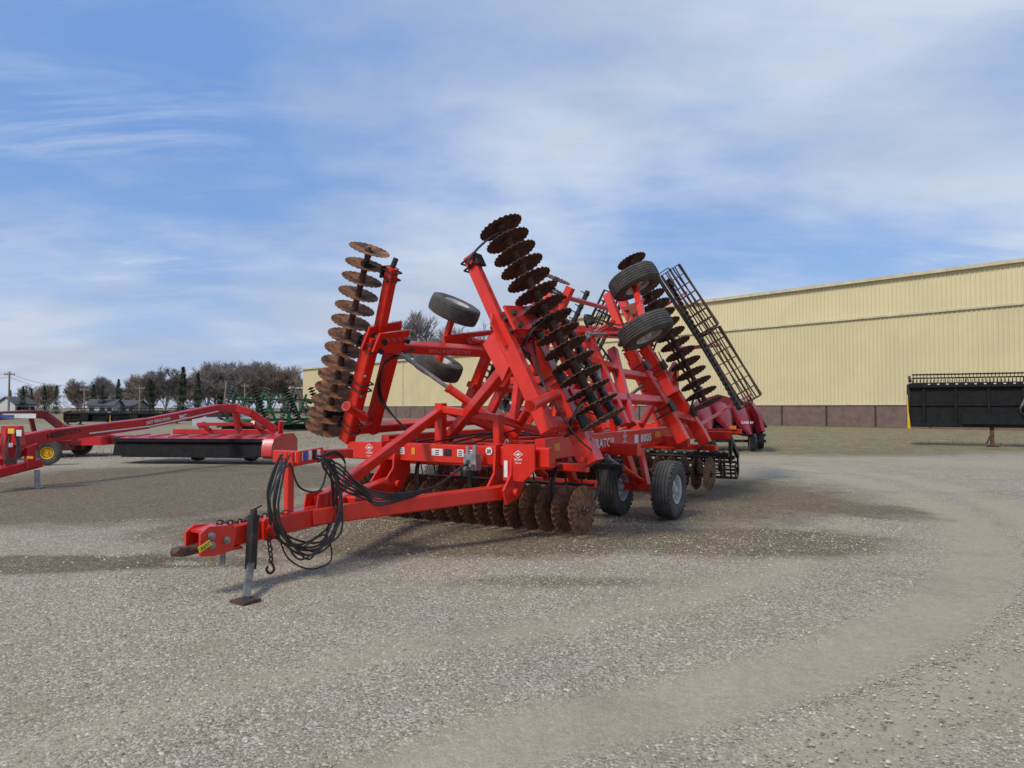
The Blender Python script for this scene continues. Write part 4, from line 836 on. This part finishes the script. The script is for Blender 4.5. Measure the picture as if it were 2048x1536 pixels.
def stones(n):
    u=np.random.rand(n); d=1.6+10*u**1.3; a=np.random.uniform(-.72,.72,n)+math.pi/2; x=d*np.cos(a); y=d*np.sin(a)
    nz=np.sin(x*1.7+np.sin(y*2.3)*1.3)+np.sin(y*1.9-x*.8)+np.random.randn(n)*1.3; dd=seg_dist(x,y,gpl(T1[:-1]))
    k=(nz>-.4)&(dd>.36)
    x,y=x[k],y[k]
    for (pu,pv,pr,pn) in((240,1108,.22,500),(375,1125,.2,500),(1085,1150,.4,60)):
        g=G(pu,pv); x=np.concatenate([x,g.x+np.random.randn(pn)*pr*.5]); y=np.concatenate([y,g.y+np.random.randn(pn)*pr*.3])
    n=len(x); s=np.random.gamma(2.6,.0018,n)+.0022; s=np.clip(s,.0022,.014)
    oc=np.array([(1,0,0),(.3,.9,.05),(-.8,.6,0),(-.8,-.6,.05),(.3,-.9,0),(.45,.2,.7),(-.35,.35,.75),(-.2,-.45,.7)],float)
    f=np.array([(0,1,5),(1,6,5),(1,2,6),(2,3,6),(3,7,6),(3,4,7),(4,5,7),(4,0,5),(5,6,7)])
    th=np.random.rand(n)*6.28; c_,s_=np.cos(th),np.sin(th); sx=s*np.random.uniform(.8,1.5,n); sy=s*np.random.uniform(.6,1.1,n); sz=s*np.random.uniform(.5,1,n)
    ox=oc[None,:,0]*sx[:,None]+np.random.randn(n,8)*s[:,None]*.1; oy=oc[None,:,1]*sy[:,None]+np.random.randn(n,8)*s[:,None]*.1; oz=oc[None,:,2]*sz[:,None]
    zb=(.012*np.sin(x*1.3+np.sin(y*.9))*np.cos(y*1.1+x*.3)+.006*np.sin(x*3.7+y*2.1))-.0165
    vx=x[:,None]+ox*c_[:,None]-oy*s_[:,None]; vy=y[:,None]+ox*s_[:,None]+oy*c_[:,None]; vz=zb[:,None]+oz
    vs=np.stack([vx,vy,vz],-1).reshape(-1,3); fc=(f[None]+8*np.arange(n)[:,None,None]).reshape(-1,3)
    me=bpy.data.meshes.new('loose_gravel'); me.vertices.add(len(vs)); me.vertices.foreach_set('co',vs.ravel()); me.loops.add(fc.size); me.loops.foreach_set('vertex_index',fc.ravel().astype(np.int32)); me.polygons.add(len(fc)); me.polygons.foreach_set('loop_start',np.arange(0,fc.size,3,dtype=np.int32)); me.update(calc_edges=True)
    m=bpy.data.materials.new('loose_stone'); m.use_nodes=True; N=m.node_tree.nodes; L=m.node_tree.links; g=N.new('ShaderNodeNewGeometry'); r=N.new('ShaderNodeValToRGB'); L.new(g.outputs['Random Per Island'],r.inputs[0]); e=r.color_ramp.elements; e[0].color=(.18,.15,.105,1); e[1].color=(.60,.55,.44,1); e.new(.6).color=(.39,.34,.25,1)
    L.new(r.outputs[0],N['Principled BSDF'].inputs['Base Color']); N['Principled BSDF'].inputs['Roughness'].default_value=.9; N['Principled BSDF'].inputs['Specular IOR Level'].default_value=.2; me.materials.append(m)
    o=bpy.data.objects.new('loose_gravel',me); COL.objects.link(o); tag(o,'loose pale crushed stone scattered over the yard','gravel',kind='stuff')
stones(170000)
b=MB()
for i in range(16000):
    if i<12000: x=random.uniform(3,45); y=random.uniform(27,62)
    else: x=random.uniform(-26,-5); y=random.uniform(22,45)
    if (V((x,y,0))-P1).dot(wn)<.3: continue
    h=random.uniform(.02,.07); a=random.uniform(0,6.28); w=random.uniform(.01,.03); b.add([(x-math.cos(a)*w,y-math.sin(a)*w,-.03),(x+math.cos(a)*w,y+math.sin(a)*w,-.03),(x+random.uniform(-.04,.04),y,h)],[(0,1,2)])
tag(b.build('dry_grass',DGRS,smooth=0),'short dry brown grass growing through the gravel toward the warehouse','grass',kind='stuff')
# ================================================================= SKY + SUN + CAMERA
w=bpy.data.worlds.new('World'); S.world=w; w.use_nodes=True; nt=w.node_tree; N=nt.nodes; L=nt.links; bg=N['Background']
sky=N.new('ShaderNodeTexSky'); sky.sky_type='NISHITA'; sky.sun_disc=False; sky.air_density=1.0; sky.dust_density=.6; sky.ozone_density=2.5
tc=N.new('ShaderNodeTexCoord'); sp=N.new('ShaderNodeSeparateXYZ'); L.new(tc.outputs['Generated'],sp.inputs[0])
def mth(op,x,y,z=None):
    n=N.new('ShaderNodeMath'); n.operation=op
    for i,k in enumerate((x,y)+((z,) if z is not None else ())):
        if isinstance(k,(int,float)): n.inputs[i].default_value=k
        else: L.new(k,n.inputs[i])
    return n.outputs[0]
zz=mth('ADD',mth('MAXIMUM',sp.outputs[2],0),.2); cx_=mth('DIVIDE',sp.outputs[0],zz); cy_=mth('DIVIDE',sp.outputs[1],zz)
cb=N.new('ShaderNodeCombineXYZ'); L.new(cx_,cb.inputs[0]); L.new(cy_,cb.inputs[1])
def cl(sc,rot,scale,det,ro,dist,loc=(0,0,0)):
    mp=N.new('ShaderNodeMapping'); mp.inputs['Rotation'].default_value=(0,0,R(rot)); mp.inputs['Scale'].default_value=sc; mp.inputs['Location'].default_value=loc; L.new(cb.outputs[0],mp.inputs[0])
    n=N.new('ShaderNodeTexNoise'); n.inputs['Scale'].default_value=scale; n.inputs['Detail'].default_value=det; n.inputs['Roughness'].default_value=ro; n.inputs['Distortion'].default_value=dist; L.new(mp.outputs[0],n.inputs['Vector']); return n.outputs['Fac']
def rng(x,a,b_,c=0,d=1,sm=True):
    r=N.new('ShaderNodeMapRange'); r.interpolation_type='SMOOTHSTEP' if sm else 'LINEAR'; r.inputs[1].default_value=a; r.inputs[2].default_value=b_; r.inputs[3].default_value=c; r.inputs[4].default_value=d; L.new(x,r.inputs[0]); return r.outputs[0]
def mixc(f,a,b_):
    n=N.new('ShaderNodeMix'); n.data_type='RGBA'
    for i,k in((0,f),(6,a),(7,b_)):
        if isinstance(k,tuple): n.inputs[i].default_value=(*k,1)
        elif isinstance(k,(int,float)): n.inputs[i].default_value=k
        else: L.new(k,n.inputs[i])
    return n.outputs[2]
A_=cl((1.2,.8,1),20,.62,7,.5,.25,(3.1,1.7,0)); B_=cl((.6,1.1,1),-32,1.1,9,.58,.5,(1.3,4.2,0)); C_=cl((.7,1.3,1),-40,3.2,9,.62,.3,(7,2,0))
dens=mth('ADD',mth('MULTIPLY',A_,1.1),mth('ADD',mth('MULTIPLY',B_,.5),mth('MULTIPLY',C_,.24)))
cov=rng(dens,.72,1.08,.10,.92)
low=rng(sp.outputs[2],.0,.2,.4,0)
cov=mth('MINIMUM',mth('ADD',cov,low),.95)
shade=rng(cl((.8,1.1,1),8,1.1,6,.5,.3,(5,9,0)),.36,.62)
wisp=rng(cl((.45,1.4,1),-34,2.0,10,.66,1.1,(2.2,7.3,0)),.45,.75,0,1)
wispm=rng(cl((1,1,1),0,.9,4,.5,.2,(8.8,3.3,0)),.4,.62)
wf=mth('MULTIPLY',mth('MULTIPLY',wisp,wispm),.5)
ccol=mixc(shade,(3.0,3.6,4.7),(4.3,4.8,5.6))
hcol=mixc(rng(sp.outputs[2],.0,.3),(3.4,3.8,4.6),ccol); hcol=mixc(rng(shade,0,1,.0,.6),hcol,ccol)
blue=mixc(rng(sp.outputs[2],.02,.5,.7,.85),sky.outputs[0],(.95,2.15,4.9))
blue=mixc(rng(sp.outputs[2],.0,.35,.45,0),blue,(2.0,3.2,5.2))
res=mixc(cov,blue,hcol); res=mixc(wf,res,(5.0,5.4,6.0))
L.new(res,bg.inputs['Color']); bg.inputs['Strength'].default_value=.15
sl=bpy.data.lights.new('sun','SUN'); sl.energy=2.6; sl.angle=R(13); sl.color=(1,.92,.8); so=bpy.data.objects.new('sun',sl); COL.objects.link(so)
az=R(222); el=R(44); sd=V((math.sin(az)*math.cos(el),math.cos(az)*math.cos(el),math.sin(el))); so.rotation_euler=sd.to_track_quat('Z','Y').to_euler(); so.location=(0,0,30)
sky.sun_elevation=el; sky.sun_rotation=az
cam=bpy.data.cameras.new('camera'); cam.sensor_width=36; cam.lens=36*F/2048; cam.clip_end=6000; co=bpy.data.objects.new('camera',cam); COL.objects.link(co); co.location=CAM; co.rotation_euler=(math.pi/2+PITCH,0,0); S.camera=co
S.view_settings.view_transform='Standard'; S.view_settings.look='None'; S.view_settings.exposure=0
